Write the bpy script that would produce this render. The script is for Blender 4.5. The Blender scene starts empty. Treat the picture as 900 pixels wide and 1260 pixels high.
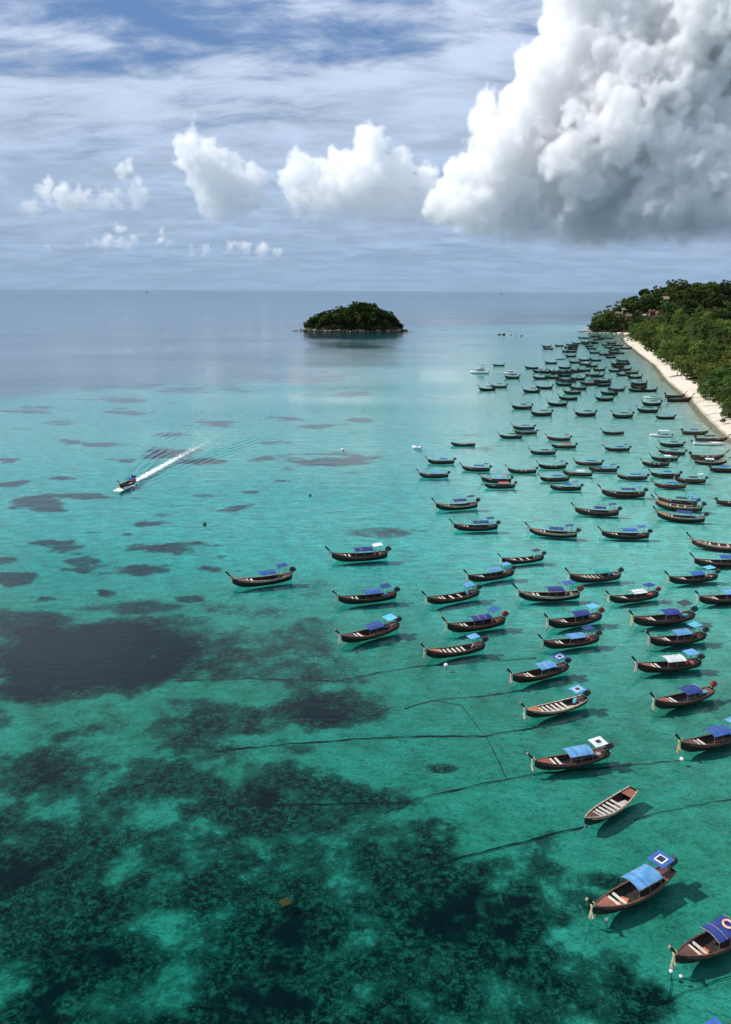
import bpy, bmesh, math, random
import numpy as np
from mathutils import Vector, Matrix, noise

# ------------------------------------------------------------------ camera, sky, sun, exposure
scene = bpy.context.scene
F = 989.0                       # focal length in pixels of a 900 x 1260 picture
CAM_H = 50.0                    # drone height over the water
PITCH = math.radians(15.4)
ROLL = math.radians(0.3)
cam_data = bpy.data.cameras.new('camera')
cam_data.sensor_fit = 'VERTICAL'
cam_data.sensor_height = 36.0
cam_data.lens = F / 1260.0 * 36.0
cam_data.clip_start = 0.5
cam_data.clip_end = 200000.0
camera = bpy.data.objects.new('camera', cam_data)
scene.collection.objects.link(camera)
_up = Vector((0, math.sin(PITCH), math.cos(PITCH)))
_fw = Vector((0, math.cos(PITCH), -math.sin(PITCH)))
_rt = Vector((1, 0, 0))
_r2 = _rt * math.cos(ROLL) + _up * math.sin(ROLL)
_u2 = _up * math.cos(ROLL) - _rt * math.sin(ROLL)
_m = Matrix((_r2, _u2, -_fw)).transposed().to_4x4()
_m.translation = (0, 0, CAM_H)
camera.matrix_world = _m
scene.camera = camera

SUN_AZ = math.radians(-84.0)    # from +Y (view direction) towards -X (left)
SUN_EL = math.radians(47.0)
world = bpy.data.worlds.new('World')
scene.world = world
world.use_nodes = True
sun_data = bpy.data.lights.new('sun', 'SUN')
sun_data.energy = 4.9
sun_data.angle = math.radians(0.9)
sun_data.color = (1.0, 0.955, 0.89)
sun = bpy.data.objects.new('sun', sun_data)
scene.collection.objects.link(sun)
SUN_DIR = Vector((math.sin(SUN_AZ) * math.cos(SUN_EL), math.cos(SUN_AZ) * math.cos(SUN_EL), math.sin(SUN_EL)))
sun.rotation_euler = (-SUN_DIR).to_track_quat('-Z', 'Y').to_euler()
sun.location = (-200, 60, 300)

scene.view_settings.view_transform = 'Standard'
scene.view_settings.look = 'None'
scene.view_settings.gamma = 1.0
scene.view_settings.use_curve_mapping = False
scene.view_settings.exposure = -0.05
cy = scene.cycles
cy.use_denoising = True
cy.denoiser = 'OPENIMAGEDENOISE'
cy.max_bounces = 10
cy.diffuse_bounces = 4
cy.glossy_bounces = 4
cy.transmission_bounces = 4
cy.volume_bounces = 4
cy.transparent_max_bounces = 24
cy.caustics_reflective = False
cy.caustics_refractive = False
cy.sample_clamp_indirect = 6.0
cy.sample_clamp_direct = 0.0
cy.use_adaptive_sampling = True
cy.adaptive_threshold = 0.02
world.cycles.sampling_method = 'MANUAL'
world.cycles.sample_map_resolution = 512


class NT:
    """small helper round a node tree"""
    def __init__(self, tree):
        self.t = tree
        self.t.nodes.clear()
    def n(self, kind, **props):
        nd = self.t.nodes.new(kind)
        for k, v in props.items():
            if k.startswith('_'):
                continue
            setattr(nd, k, v)
        return nd
    def put(self, sock, v):
        if isinstance(v, bpy.types.NodeSocket):
            self.t.links.new(v, sock)
        elif v is not None:
            sock.default_value = v
    def math(self, op, a, b=None, c=None, clamp=False):
        nd = self.n('ShaderNodeMath', operation=op, use_clamp=clamp)
        for i, v in enumerate((a, b, c)):
            if v is not None:
                self.put(nd.inputs[i], v)
        return nd.outputs[0]
    def vmath(self, op, a, b=None):
        nd = self.n('ShaderNodeVectorMath', operation=op)
        self.put(nd.inputs[0], a)
        if b is not None:
            self.put(nd.inputs[1], b)
        return nd.outputs[0]
    def noise(self, vec, scale, detail=4.0, rough=0.5, dist=0.0, dims='3D'):
        nd = self.n('ShaderNodeTexNoise', noise_dimensions=dims)
        if vec is not None:
            self.put(nd.inputs['Vector'], vec)
        nd.inputs['Scale'].default_value = scale
        nd.inputs['Detail'].default_value = detail
        nd.inputs['Roughness'].default_value = rough
        nd.inputs['Distortion'].default_value = dist
        return nd.outputs[0]
    def mapr(self, v, a, b, c=0.0, d=1.0, kind='SMOOTHSTEP'):
        nd = self.n('ShaderNodeMapRange', interpolation_type=kind)
        self.put(nd.inputs[0], v)
        for i, q in enumerate((a, b, c, d)):
            self.put(nd.inputs[i + 1], q)
        return nd.outputs[0]
    def mix(self, f, a, b, blend='MIX'):
        nd = self.n('ShaderNodeMix', data_type='RGBA', blend_type=blend)
        self.put(nd.inputs[0], f)
        for s, v in ((nd.inputs[6], a), (nd.inputs[7], b)):
            if isinstance(v, (tuple, list)) and len(v) == 3:
                v = (*v, 1.0)
            self.put(s, v)
        return nd.outputs[2]
    def scale(self, vec, s):
        nd = self.n('ShaderNodeMapping')
        self.put(nd.inputs[0], vec)
        nd.inputs['Scale'].default_value = s
        return nd.outputs[0]
    def shmix(self, f, a, b):
        nd = self.n('ShaderNodeMixShader')
        self.put(nd.inputs[0], f)
        self.t.links.new(a, nd.inputs[1])
        self.t.links.new(b, nd.inputs[2])
        return nd.outputs[0]


def build_world():
    T = NT(world.node_tree)
    sky = T.n('ShaderNodeTexSky', sky_type='NISHITA')
    sky.sun_disc = False
    sky.sun_elevation = SUN_EL
    sky.sun_rotation = SUN_AZ
    sky.altitude = 20.0
    sky.air_density = 1.25
    sky.dust_density = 1.2
    sky.ozone_density = 2.2
    co = T.n('ShaderNodeTexCoord').outputs['Generated']
    sp = T.n('ShaderNodeSeparateXYZ')
    T.put(sp.inputs[0], co)
    z = T.math('MAXIMUM', sp.outputs[2], 0.0)
    inv = T.math('DIVIDE', 1.0, T.math('ADD', z, 0.17))
    cb = T.n('ShaderNodeCombineXYZ')
    T.put(cb.inputs[0], T.math('MULTIPLY', sp.outputs[0], inv))
    T.put(cb.inputs[1], T.math('MULTIPLY', sp.outputs[1], inv))
    cb.inputs[2].default_value = 3.7
    p = cb.outputs[0]
    # thin high cloud sheet on a plane overhead: broad cover, mottled and streaky
    broad = T.noise(T.scale(p, (0.62, 1.15, 1.0)), 1.0, 2.0, 0.5, 0.4)
    mott = T.noise(T.scale(p, (2.0, 3.4, 1.0)), 1.7, 6.0, 0.60, 0.35)
    cov = T.math('ADD', T.math('MULTIPLY', broad, 0.95), T.math('MULTIPLY', mott, 0.60))
    cov = T.mapr(cov, 0.52, 0.74)
    low = T.mapr(z, 0.0, 0.09)                       # distant sheet melts into the horizon air
    cov = T.math('MULTIPLY', cov, T.math('MULTIPLY_ADD', low, 0.6, 0.4))
    light = T.mapr(mott, 0.33, 0.70, 0.86, 1.16)
    hz = T.mapr(z, 0.0, 0.30)
    sheet = T.mix(hz, (5.3, 7.3, 10.2), (8.6, 10.0, 12.4))
    vm = T.n('ShaderNodeVectorMath', operation='SCALE')
    T.put(vm.inputs[0], sheet)
    T.put(vm.inputs[3], light)
    deep = T.mix(0.65, sky.outputs[0], (1.3, 3.4, 8.4))
    air = T.mapr(z, 0.0, 0.15, 0.92, 0.12)            # pale blue air low over the sea
    base = T.mix(air, deep, (4.4, 6.3, 8.9))
    # faint far banks of cloud just over the horizon
    az = T.math('ARCTAN2', sp.outputs[0], sp.outputs[1])
    cb2 = T.n('ShaderNodeCombineXYZ'); T.put(cb2.inputs[0], T.math('MULTIPLY', az, 9.0)); T.put(cb2.inputs[1], T.math('MULTIPLY', z, 26.0))
    bank = T.mapr(T.noise(cb2.outputs[0], 1.0, 5.0, 0.6), 0.46, 0.72)
    bank = T.math('MULTIPLY', bank, T.math('MULTIPLY', T.mapr(z, 0.015, 0.05), T.mapr(z, 0.17, 0.08)))
    base = T.mix(T.math('MULTIPLY', bank, 0.55), base, (7.6, 8.9, 10.6))
    col = T.mix(T.math('MULTIPLY', cov, 0.90), base, vm.outputs[0])
    bg = T.n('ShaderNodeBackground')
    T.put(bg.inputs[0], col)
    bg.inputs[1].default_value = 0.072
    out = T.n('ShaderNodeOutputWorld')
    T.t.links.new(bg.outputs[0], out.inputs[0])


build_world()

# ------------------------------------------------------------------ placing helpers
def ray(px, py):
    """view direction through a pixel of the 900 x 1260 photograph"""
    u, v = px - 450.0, 630.0 - py
    return _r2 * u + _u2 * v + _fw * F

def ground(px, py, z=0.0):
    d = ray(px, py)
    t = (z - CAM_H) / d.z
    return Vector((d.x * t, d.y * t, z))

def at_dist(px, py, dist):
    """point on the ray at a given horizontal distance"""
    d = ray(px, py)
    t = dist / math.hypot(d.x, d.y)
    return Vector((d.x * t, d.y * t, CAM_H + d.z * t))

col = scene.collection
def link(o):
    col.objects.link(o)
    return o
def tag(o, label=None, cat=None, group=None, kind=None):
    if label: o['label'] = label
    if cat: o['category'] = cat
    if group: o['group'] = group
    if kind: o['kind'] = kind
    return o
def empty(name, loc=(0, 0, 0), rz=0.0, parent=None):
    o = bpy.data.objects.new(name, None)
    o.empty_display_size = 0.5
    o.location = loc
    o.rotation_euler = (0, 0, rz)
    if parent: o.parent = parent
    return link(o)

class MB:
    """collects vertices and faces of ONE mesh"""
    def __init__(self):
        self.v, self.f = [], []
    def add(self, vs, fs):
        o = len(self.v)
        self.v += [tuple(p) for p in vs]
        self.f += [tuple(o + i for i in f) for f in fs]
    def box(self, c, s, rot=None):
        cx, cy_, cz = c
        hx, hy, hz = s[0] / 2, s[1] / 2, s[2] / 2
        vs = [Vector((sx * hx, sy * hy, sz * hz)) for sx in (-1, 1) for sy in (-1, 1) for sz in (-1, 1)]
        if rot is not None:
            vs = [rot @ p for p in vs]
        vs = [(p[0] + cx, p[1] + cy_, p[2] + cz) for p in vs]
        self.add(vs, [(0, 1, 3, 2), (4, 6, 7, 5), (0, 4, 5, 1), (2, 3, 7, 6), (0, 2, 6, 4), (1, 5, 7, 3)])
    def tube(self, pts, rads, n=8, cap=True):
        pts = [Vector(p) for p in pts]
        if not hasattr(rads, '__len__'):
            rads = [rads] * len(pts)
        rings = []
        for i, p in enumerate(pts):
            a = pts[max(i - 1, 0)]
            b = pts[min(i + 1, len(pts) - 1)]
            d = (b - a).normalized()
            ref = Vector((0, 0, 1)) if abs(d.z) < 0.9 else Vector((1, 0, 0))
            s = d.cross(ref).normalized()
            t = s.cross(d).normalized()
            rings.append([p + (s * math.cos(2 * math.pi * k / n) + t * math.sin(2 * math.pi * k / n)) * rads[i] for k in range(n)])
        self.loft(rings, True, cap)
    def loft(self, rings, closed=True, cap=False):
        n = len(rings[0])
        vs = [p for r in rings for p in r]
        fs = []
        for i in range(len(rings) - 1):
            for k in range(n if closed else n - 1):
                k2 = (k + 1) % n
                fs.append((i * n + k, i * n + k2, (i + 1) * n + k2, (i + 1) * n + k))
        if cap:
            fs.append(tuple(range(n - 1, -1, -1)))
            fs.append(tuple((len(rings) - 1) * n + k for k in range(n)))
        self.add(vs, fs)
    def mesh(self, name, smooth=False):
        me = bpy.data.meshes.new(name)
        me.from_pydata(self.v, [], self.f)
        me.validate()
        if smooth:
            me.polygons.foreach_set('use_smooth', [True] * len(me.polygons))
        return me
    def build(self, name, mat, parent=None, smooth=False):
        return obj(name, self.mesh(name, smooth), mat, parent)

def obj(name, me, mat=None, parent=None):
    o = bpy.data.objects.new(name, me)
    if mat is not None and not me.materials:
        me.materials.append(mat)
    elif mat is not None and me.materials[0] != mat:
        o.material_slots[0].link = 'OBJECT'
        o.material_slots[0].material = mat
    if parent: o.parent = parent
    return link(o)

def new_mat(name):
    m = bpy.data.materials.new(name)
    m.use_nodes = True
    return m, NT(m.node_tree)
def finish(T, surf=None, vol=None, disp=None):
    out = T.n('ShaderNodeOutputMaterial')
    if surf is not None: T.t.links.new(surf, out.inputs[0])
    if vol is not None: T.t.links.new(vol, out.inputs[1])
def c4(c):
    return (*c, 1.0) if len(c) == 3 else c

# ------------------------------------------------------------------ clouds (real bodies of scattering vapour, kilometres away)
def cloud_material():
    m, T = new_mat('cloud')
    att = T.n('ShaderNodeAttribute', attribute_name='density')
    v = T.n('ShaderNodeVolumeScatter')
    v.inputs['Color'].default_value = (0.999, 0.999, 1.0, 1)
    v.inputs['Anisotropy'].default_value = 0.0
    T.put(v.inputs['Density'], T.math('MULTIPLY', att.outputs['Fac'], 0.0135))
    finish(T, vol=v.outputs[0])
    return m

def cloud_nodes(name, pts_obj, R0, lo, hi, vox, base_z, mat, seed, soft):
    ng = bpy.data.node_groups.new(name, 'GeometryNodeTree')
    ng.interface.new_socket('Geometry', in_out='OUTPUT', socket_type='NodeSocketGeometry')
    ng.interface.new_socket('Geometry', in_out='INPUT', socket_type='NodeSocketGeometry')
    T = NT(ng)
    gi = T.n('NodeGroupInput'); go = T.n('NodeGroupOutput')
    pos = T.n('GeometryNodeInputPosition').outputs[0]
    px = T.n('GeometryNodeProximity', target_element='POINTS')
    T.t.links.new(gi.outputs[0], px.inputs[0])
    # large lumps and fine cauliflower push the skin in and out
    def nz(scale, detail, rough, off):
        nd = T.n('ShaderNodeTexNoise', noise_dimensions='3D')
        T.put(nd.inputs['Vector'], T.vmath('ADD', T.vmath('MULTIPLY', pos, (scale, scale, scale)), (off, off * .7, seed * 3.1)))
        nd.inputs['Scale'].default_value = 1.0; nd.inputs['Detail'].default_value = detail; nd.inputs['Roughness'].default_value = rough
        return nd.outputs[0]
    n2 = T.n('ShaderNodeTexVoronoi', feature='F1')
    wob = T.n('ShaderNodeTexNoise', noise_dimensions='3D')
    T.put(wob.inputs['Vector'], T.vmath('MULTIPLY', pos, (0.004,) * 3)); wob.inputs['Scale'].default_value = 1.0; wob.inputs['Detail'].default_value = 3.0
    wv = T.vmath('ADD', T.vmath('MULTIPLY', pos, (1.0, 1.0, 1.0)), T.vmath('MULTIPLY', T.vmath('SUBTRACT', wob.outputs[1], (.5, .5, .5)), (260, 260, 260)))
    T.put(px.inputs['Sample Position'] if 'Sample Position' in px.inputs else px.inputs[1], wv)
    T.put(n2.inputs['Vector'], T.vmath('MULTIPLY', wv, (1 / 430.0,) * 3)); n2.inputs['Scale'].default_value = 1.0
    n3 = T.n('ShaderNodeTexVoronoi', feature='F1')
    T.put(n3.inputs['Vector'], T.vmath('MULTIPLY', wv, (1 / 165.0,) * 3)); n3.inputs['Scale'].default_value = 1.0
    d = px.outputs['Distance']
    d = T.math('ADD', d, T.math('MULTIPLY', T.math('SUBTRACT', n2.outputs['Distance'], 0.45), 135.0))
    d = T.math('ADD', d, T.math('MULTIPLY', T.math('SUBTRACT', n3.outputs['Distance'], 0.45), 105.0))
    d = T.math('ADD', d, T.math('MULTIPLY', T.math('SUBTRACT', nz(1 / 100.0, 3.0, 0.7, 3.0), 0.5), 235.0))
    dens = T.mapr(d, R0 + 4, R0 - 26.0, 0.0, 1.0)
    # density shaped for the light: thinned core lets sun through, brightening the lobes
    dens = T.math('MULTIPLY', dens, T.mapr(d, R0 - 130.0, R0 - 30.0, 0.13, 1.0))
    sp = T.n('ShaderNodeSeparateXYZ'); T.put(sp.inputs[0], pos)
    zb = T.math('ADD', sp.outputs[2], T.math('MULTIPLY', T.math('SUBTRACT', nz(1 / 600.0, 4.0, 0.6, 9.0), 0.5), 420.0))
    dens = T.math('MULTIPLY', dens, T.mapr(zb, base_z - 160, base_z + soft))
    vc = T.n('GeometryNodeVolumeCube')
    T.put(vc.inputs['Density'], dens)
    vc.inputs['Min'].default_value = lo; vc.inputs['Max'].default_value = hi
    for ax, i in (('X', 0), ('Y', 1), ('Z', 2)):
        vc.inputs['Resolution ' + ax].default_value = max(8, int((hi[i] - lo[i]) / vox))
    sm = T.n('GeometryNodeSetMaterial'); T.t.links.new(vc.outputs[0], sm.inputs[0]); sm.inputs['Material'].default_value = mat
    T.t.links.new(sm.outputs[0], go.inputs[0])
    return ng

def make_cloud(name, dist, blobs, label, base_z, seed, R0=120.0, vox=34.0, soft=300.0):
    rnd = random.Random(seed)
    pts = []
    for b in blobs:
        c = at_dist(b[0], b[1], dist + (b[3] if len(b) > 3 else rnd.uniform(-0.5, 0.5) * b[2] / F * dist))
        R = b[2] / F * dist
        Ri = max(R - R0, 1.0)
        n = int(8 + (Ri / 90.0) ** 3 * 3.0)
        n = min(n, 700)
        for i in range(n):
            v = Vector((rnd.gauss(0, 1), rnd.gauss(0, 1), rnd.gauss(0, 1))).normalized() * Ri * rnd.random() ** (1 / 3)
            pts.append(c + v)
    P = np.array(pts)
    lo = P.min(axis=0) - R0 - 90; hi = P.max(axis=0) + R0 + 90
    hi[2] = min(hi[2], 3700.0)
    lo[2] = max(lo[2], base_z - 330)
    c0 = (lo + hi) / 2
    me = bpy.data.meshes.new(name); me.from_pydata([tuple(p - c0) for p in P], [], [])
    o = obj(name, me); o.location = c0
    me.materials.append(M['cloud'])
    md = o.modifiers.new('vapour', 'NODES')
    md.node_group = cloud_nodes(name, o, R0, tuple(lo - c0), tuple(hi - c0), vox, base_z - c0[2], M['cloud'], seed, soft)
    tag(o, label, 'cloud', kind='structure')
    return o

M = {}
M['cloud'] = cloud_material()
D = 9000.0
CLOUDS = [
    ('towering white cumulus cloud with a flat grey base above the headland', 1.0, 600, 5,
     [(742, 70, 78), (800, 30, 95), (880, 60, 100), (728, 10, 42), (722, -30, 50), (690, 130, 66), (640, 160, 56), (612, 200, 48), (578, 222, 34), (672, 92, 40),
      (660, 215, 62), (720, 190, 80), (790, 150, 90), (860, 190, 70), (740, 250, 60), (820, 245, 62), (900, 235, 65), (650, 250, 50), (590, 250, 42), (690, 262, 45), (780, 265, 45), (860, 265, 45),
      (560, 246, 32), (945, 130, 90), (965, 220, 70), (920, -20, 90), (820, -50, 80), (760, -40, 55), (930, 265, 50), (985, 262, 50), (610, 278, 32), (650, 284, 32), (700, 288, 34), (750, 290, 34), (800, 290, 36), (850, 290, 36), (900, 290, 36), (945, 290, 36), (560, 268, 26)]),
    ('broad grey-bottomed cumulus cloud with one white tower, above the islet', 1.06, 760, 8,
     [(453, 182, 27), (446, 207, 34), (418, 208, 30), (478, 217, 30), (363, 215, 24), (388, 228, 32), (440, 240, 42), (502, 225, 24), (524, 238, 34), (484, 250, 40), (408, 252, 36), (368, 248, 28), (545, 252, 34), (462, 258, 36)]),
    ('lone upright cumulus cloud leaning over the open sea', 1.06, 800, 11,
     [(238, 176, 26), (247, 196, 31), (262, 215, 34), (288, 216, 26), (276, 238, 36), (300, 236, 30), (256, 242, 26), (312, 224, 20)]),
    ('thin slanting scrap of cloud beside the lone upright cumulus', 1.1, 900, 14,
     [(157, 212, 15), (166, 228, 16), (176, 242, 16), (140, 240, 15), (120, 238, 16), (98, 240, 16), (60, 234, 18), (75, 240, 15), (30, 262, 14)]),
    ('small white puff of cloud low over the horizon', 1.5, 700, 19,
     [(148, 288, 13), (150, 300, 14), (132, 301, 14), (112, 303, 11), (165, 303, 12)]),
    ('row of small white puffs low over the horizon', 1.5, 640, 23,
     [(200, 292, 9), (212, 302, 11), (255, 308, 10), (288, 304, 11), (298, 307, 11), (325, 310, 9), (343, 310, 10), (60, 308, 10), (238, 310, 9)]),
]
for lb, k, bz, sd, bl in CLOUDS:
    make_cloud('cloud', D * k, bl, lb, bz, sd, soft=(260.0 if sd == 5 else 620.0 if sd < 12 else 300.0), R0=(115.0 if sd < 12 else 62.0), vox=(25.0 if sd < 12 else 26.0))
cy.volume_bounces = 15
cy.volume_step_rate = 2.0
cy.max_bounces = 16

# ------------------------------------------------------------------ numeric helpers
def _hash(ix, iy, seed):
    h = (ix.astype(np.int64) * 374761393 + iy.astype(np.int64) * 668265263 + seed * 1442695041) & 0xffffffff
    h = ((h ^ (h >> 13)) * 1274126177) & 0xffffffff
    return ((h ^ (h >> 16)) & 0xffff) / 65535.0
def vnoise(x, y, s, seed=0, octs=4, rough=0.5):
    """value noise, 0..1"""
    out = 0.0; amp = 1.0; tot = 0.0
    for o in range(octs):
        X, Y = x / s, y / s
        ix, iy = np.floor(X), np.floor(Y)
        fx, fy = X - ix, Y - iy
        fx = fx * fx * (3 - 2 * fx); fy = fy * fy * (3 - 2 * fy)
        a = _hash(ix, iy, seed + o); b = _hash(ix + 1, iy, seed + o)
        c = _hash(ix, iy + 1, seed + o); d = _hash(ix + 1, iy + 1, seed + o)
        out = out + amp * ((a * (1 - fx) + b * fx) * (1 - fy) + (c * (1 - fx) + d * fx) * fy)
        tot += amp; amp *= rough; s = s / 2.03
    return out / tot
def sstep(a, b, x):
    t = np.clip((x - a) / (b - a), 0, 1)
    return t * t * (3 - 2 * t)
_RT = np.array(_r2); _UP = np.array(_u2); _FW = np.array(_fw)
def project(x, y, z):
    dx, dy, dz = x, y, z - CAM_H
    u = dx * _RT[0] + dy * _RT[1] + dz * _RT[2]
    v = dx * _UP[0] + dy * _UP[1] + dz * _UP[2]
    w = np.maximum(dx * _FW[0] + dy * _FW[1] + dz * _FW[2], 1e-3)
    return 450 + F * u / w, 630 - F * v / w

# shoreline (land lies on its right), metres
SHORE = np.array([(108, 40), (113, 150), (120, 215), (125, 255), (130, 287), (142, 336), (155, 382), (163, 417), (177, 477), (204, 574), (226, 671),
                  (247, 760), (268, 850), (289, 925), (312, 968), (322, 992), (318, 1012), (303, 1032), (282, 1046), (277, 1058), (289, 1090),
                  (322, 1160), (392, 1300), (520, 1500), (900, 1900), (2200, 2300), (2200, 40)], float)
def shore_dist(x, y):
    """signed distance to the shoreline: positive inland"""
    x = np.asarray(x, float); y = np.asarray(y, float)
    best = np.full(x.shape, 1e9); inside = np.zeros(x.shape, bool)
    n = len(SHORE)
    for i in range(n):
        ax, ay = SHORE[i]; bx, by = SHORE[(i + 1) % n]
        ex, ey = bx - ax, by - ay
        t = np.clip(((x - ax) * ex + (y - ay) * ey) / (ex * ex + ey * ey), 0, 1)
        best = np.minimum(best, np.hypot(x - ax - t * ex, y - ay - t * ey))
        c = ((ay > y) != (by > y)) & (x < (bx - ax) * (y - ay) / (by - ay if by != ay else 1e-9) + ax)
        inside ^= c
    return np.where(inside, best, -best)
ISLET = (-16.0, 1062.0, 66.0, 30.0)     # centre and half axes of the islet
def islet_r(x, y):
    r = np.hypot((x - ISLET[0]) / ISLET[2], (y - ISLET[1]) / ISLET[3])
    return r + 0.10 * (vnoise(x, y, 18.0, 71, 3) - 0.5)
def depth_at(x, y):
    base = 0.9 + 0.3 * (vnoise(x, y, 60.0, 5, 3) - 0.5)
    yb = np.interp(x, [-400, -187, 0, 90, 160, 320], [340, 405, 545, 640, 760, 1150]) + 210 * (vnoise(x, y, 70.0, 17, 5, .6) - 0.5)
    base = base + 7.5 * sstep(-50, 170, y - yb) + 16 * sstep(250, 900, y - yb)
    ds = -shore_dist(x, y)
    dsp = np.maximum(ds, 0)
    d = np.minimum(base, 0.02 + np.minimum(ds, 0) * 0.022 + np.minimum(dsp, 14) * 0.022 + 1.05 * (1 - np.exp(-np.maximum(dsp - 14, 0) / 120.0)) + 0.012 * np.maximum(dsp - 150, 0))
    d = np.minimum(d, np.maximum(islet_r(x, y) - 1.0, -.05) * 66 * 0.11 + 0.05)
    return d

HILL_X = [275, 292, 310, 350, 385, 425, 460, 500, 560, 700, 1200]
HILL_Z = [0, 1, 4, 15, 28, 38, 43, 50, 57, 62, 60]
def land_z(x, y):
    d = shore_dist(x, y)
    z = np.where(d < 0, d * 0.06, np.where(d < 22, d * 0.085, 1.87 + np.minimum((d - 22) * 0.085, 9.0)))
    ridge = np.interp(x, HILL_X, HILL_Z)
    front = sstep(985, 1150, y + 0.10 * (420 - x)) * sstep(0, 40, d + 8)
    z = np.maximum(z, ridge * front + 1.5 * (d > 0))
    return z + 1.5 * (vnoise(x, y, 40.0, 9, 3) - 0.5) * (d > 25)

# ------------------------------------------------------------------ where the weed and coral grow (centre, half size, strength), placed by the photograph
REEF = [  # (px, py, rx, ry, amount)
    (95, 806, 165, 50, 1.45), (30, 765, 85, 14, 1.1), (150, 748, 80, 10, .75), (40, 850, 60, 16, 1.1), (185, 790, 75, 24, 1.2),
    (400, 874, 92, 26, .95), (330, 808, 130, 44, .62), (300, 752, 80, 14, .55), (230, 770, 60, 20, .6), (420, 826, 60, 18, .6), (385, 720, 26, 14, .42), (392, 771, 34, 12, .62),
    (250, 900, 170, 48, .62), (60, 905, 120, 45, .52), (120, 960, 190, 46, .78), (330, 990, 190, 62, .9), (150, 1060, 220, 90, .85), (60, 1130, 190, 120, .98),
    (330, 1110, 170, 100, .92), (460, 1080, 150, 95, .95), (590, 1095, 120, 70, .92), (640, 1062, 70, 40, .92), (700, 1112, 60, 28, .85), (560, 1200, 190, 90, .85), (700, 1200, 110, 36, .95),
    (770, 1238, 70, 34, .9), (300, 1220, 300, 100, .84), (90, 1240, 140, 60, .92), (680, 1130, 50, 20, .9), (740, 1085, 60, 14, .65), (540, 945, 32, 8, .7), (480, 990, 60, 18, .6),
    (520, 905, 70, 6, .55), (640, 1230, 80, 30, .9), (705, 1045, 20, 10, .5),
    (47, 620, 26, 8, 1), (115, 612, 34, 6, 1), (82, 674, 32, 8, 1), (20, 712, 24, 9, 1), (185, 700, 64, 7, 1), (215, 672, 54, 9, .9), (180, 645, 24, 5, 1), (160, 657, 15, 3.4, .9),
    (17, 596, 22, 6, 1), (77, 589, 16, 2.6, .9), (85, 543, 22, 3, .9), (10, 568, 14, 4, 1), (145, 547, 34, 2.6, .9), (270, 522, 28, 4, 1), (357, 515, 18, 3, .9), (320, 565, 17, 3, .9),
    (400, 567, 58, 8, .85), (295, 625, 22, 4.5, .9), (310, 605, 15, 2.4, .9), (395, 525, 24, 3, .8), (340, 592, 21, 2.4, .8), (440, 517, 18, 4, .8), (370, 465, 70, 7, .75), (30, 505, 34, 5, .9),
    (150, 492, 46, 4, .8), (165, 507, 28, 4.4, .8), (250, 568, 24, 4, 1), (200, 560, 34, 8, .85), (150, 567, 19, 3, .9), (57, 735, 19, 5, .95), (130, 730, 19, 5, .9), (232, 737, 14, 4, .9),
    (486, 655, 38, 7, .7), (598, 553, 24, 5, .6), (205, 634, 15, 3, .8), (95, 690, 20, 4, .7), (250, 610, 12, 2.4, .8), (10, 690, 14, 4, .8), (110, 655, 15, 3, .6), (330, 545, 20, 3, .7), (435, 582, 22, 4, .6),
    (20, 528, 24, 3, .7), (80, 520, 30, 2.6, .7), (210, 535, 22, 2.6, .7), (240, 480, 60, 4, .7), (430, 485, 40, 4, .7), (500, 440, 70, 4, .55), (120, 470, 150, 8, .8), (40, 455, 120, 16, .9), (180, 440, 150, 12, .75), (330, 430, 90, 5, .5), (585, 535, 26, 3, .5), (545, 490, 50, 4, .5)]
CLEAR = [(60, 908, 120, 20, .34), (300, 856, 66, 12, .4), (250, 842, 60, 8, .3), (450, 948, 90, 22, .55), (395, 935, 40, 10, .4), (160, 1052, 55, 22, .5), (195, 1130, 40, 40, .62), (225, 1215, 46, 40, .55), (120, 1235, 50, 20, .42), (20, 1043, 32, 10, .45),
         (285, 957, 22, 9, .5), (140, 1085, 22, 26, .5), (310, 1035, 18, 8, .55), (405, 870, 26, 6, .5), (345, 910, 60, 8, .35), (470, 1030, 30, 9, .45), (590, 1048, 40, 12, .4), (620, 1090, 26, 12, .45), (500, 1003, 30, 10, .45), (30, 1185, 30, 10, .35), (370, 1210, 30, 14, .3), (450, 1160, 36, 18, .25), (205, 1010, 60, 10, .3), (640, 1165, 30, 12, .3), (90, 880, 80, 10, .3), (30, 780, 0.1, .1, 0)]
def reef_at(x, y, z):
    px, py = project(x, y, z)
    w1 = vnoise(x, y, 9.0, 21, 4) - 0.5
    w2 = vnoise(x, y, 26.0, 33, 4) - 0.5
    wf = vnoise(x, y, 2.2, 44, 3) - 0.5
    w3 = vnoise(x * 0.55, y, 5.0, 57, 4) - 0.5
    rho = np.zeros(px.shape)
    for (cx, cy_, rx, ry, a) in REEF:
        small = py0 = cy_ < 745
        r = np.hypot((px - cx) / rx, (py - cy_) / ry)
        if small:
            r = r + 0.8 * w1 + 2.8 * w3 + 0.8 * wf
            rho = np.maximum(rho, a * 0.95 * sstep(1.45, 0.40, r))
        else:
            r = r + 0.7 * w1 + 0.9 * w2 + 0.35 * wf
            k = a if a > 1.0 else min(0.95, a * 1.02)
            rho = np.maximum(rho, k * sstep(1.45, 0.45, r))
    for (cx, cy_, rx, ry, a) in CLEAR:
        r = np.hypot((px - cx) / rx, (py - cy_) / ry) + 0.9 * w1 + 0.3 * wf
        rho = rho - 0.66 * a * sstep(1.45, 0.25, r)
    mot = vnoise(x, y, 7.0, 63, 4, .6) - 0.5 + 0.55 * (vnoise(x, y, 2.0, 67, 3, .65) - 0.5)
    rho = rho + np.where(py > 830, 1.25 * mot, 0.35 * mot) * sstep(.05, .4, rho) * sstep(1.3, 1.0, rho)
    return np.clip(rho, 0, 1.5)

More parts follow.
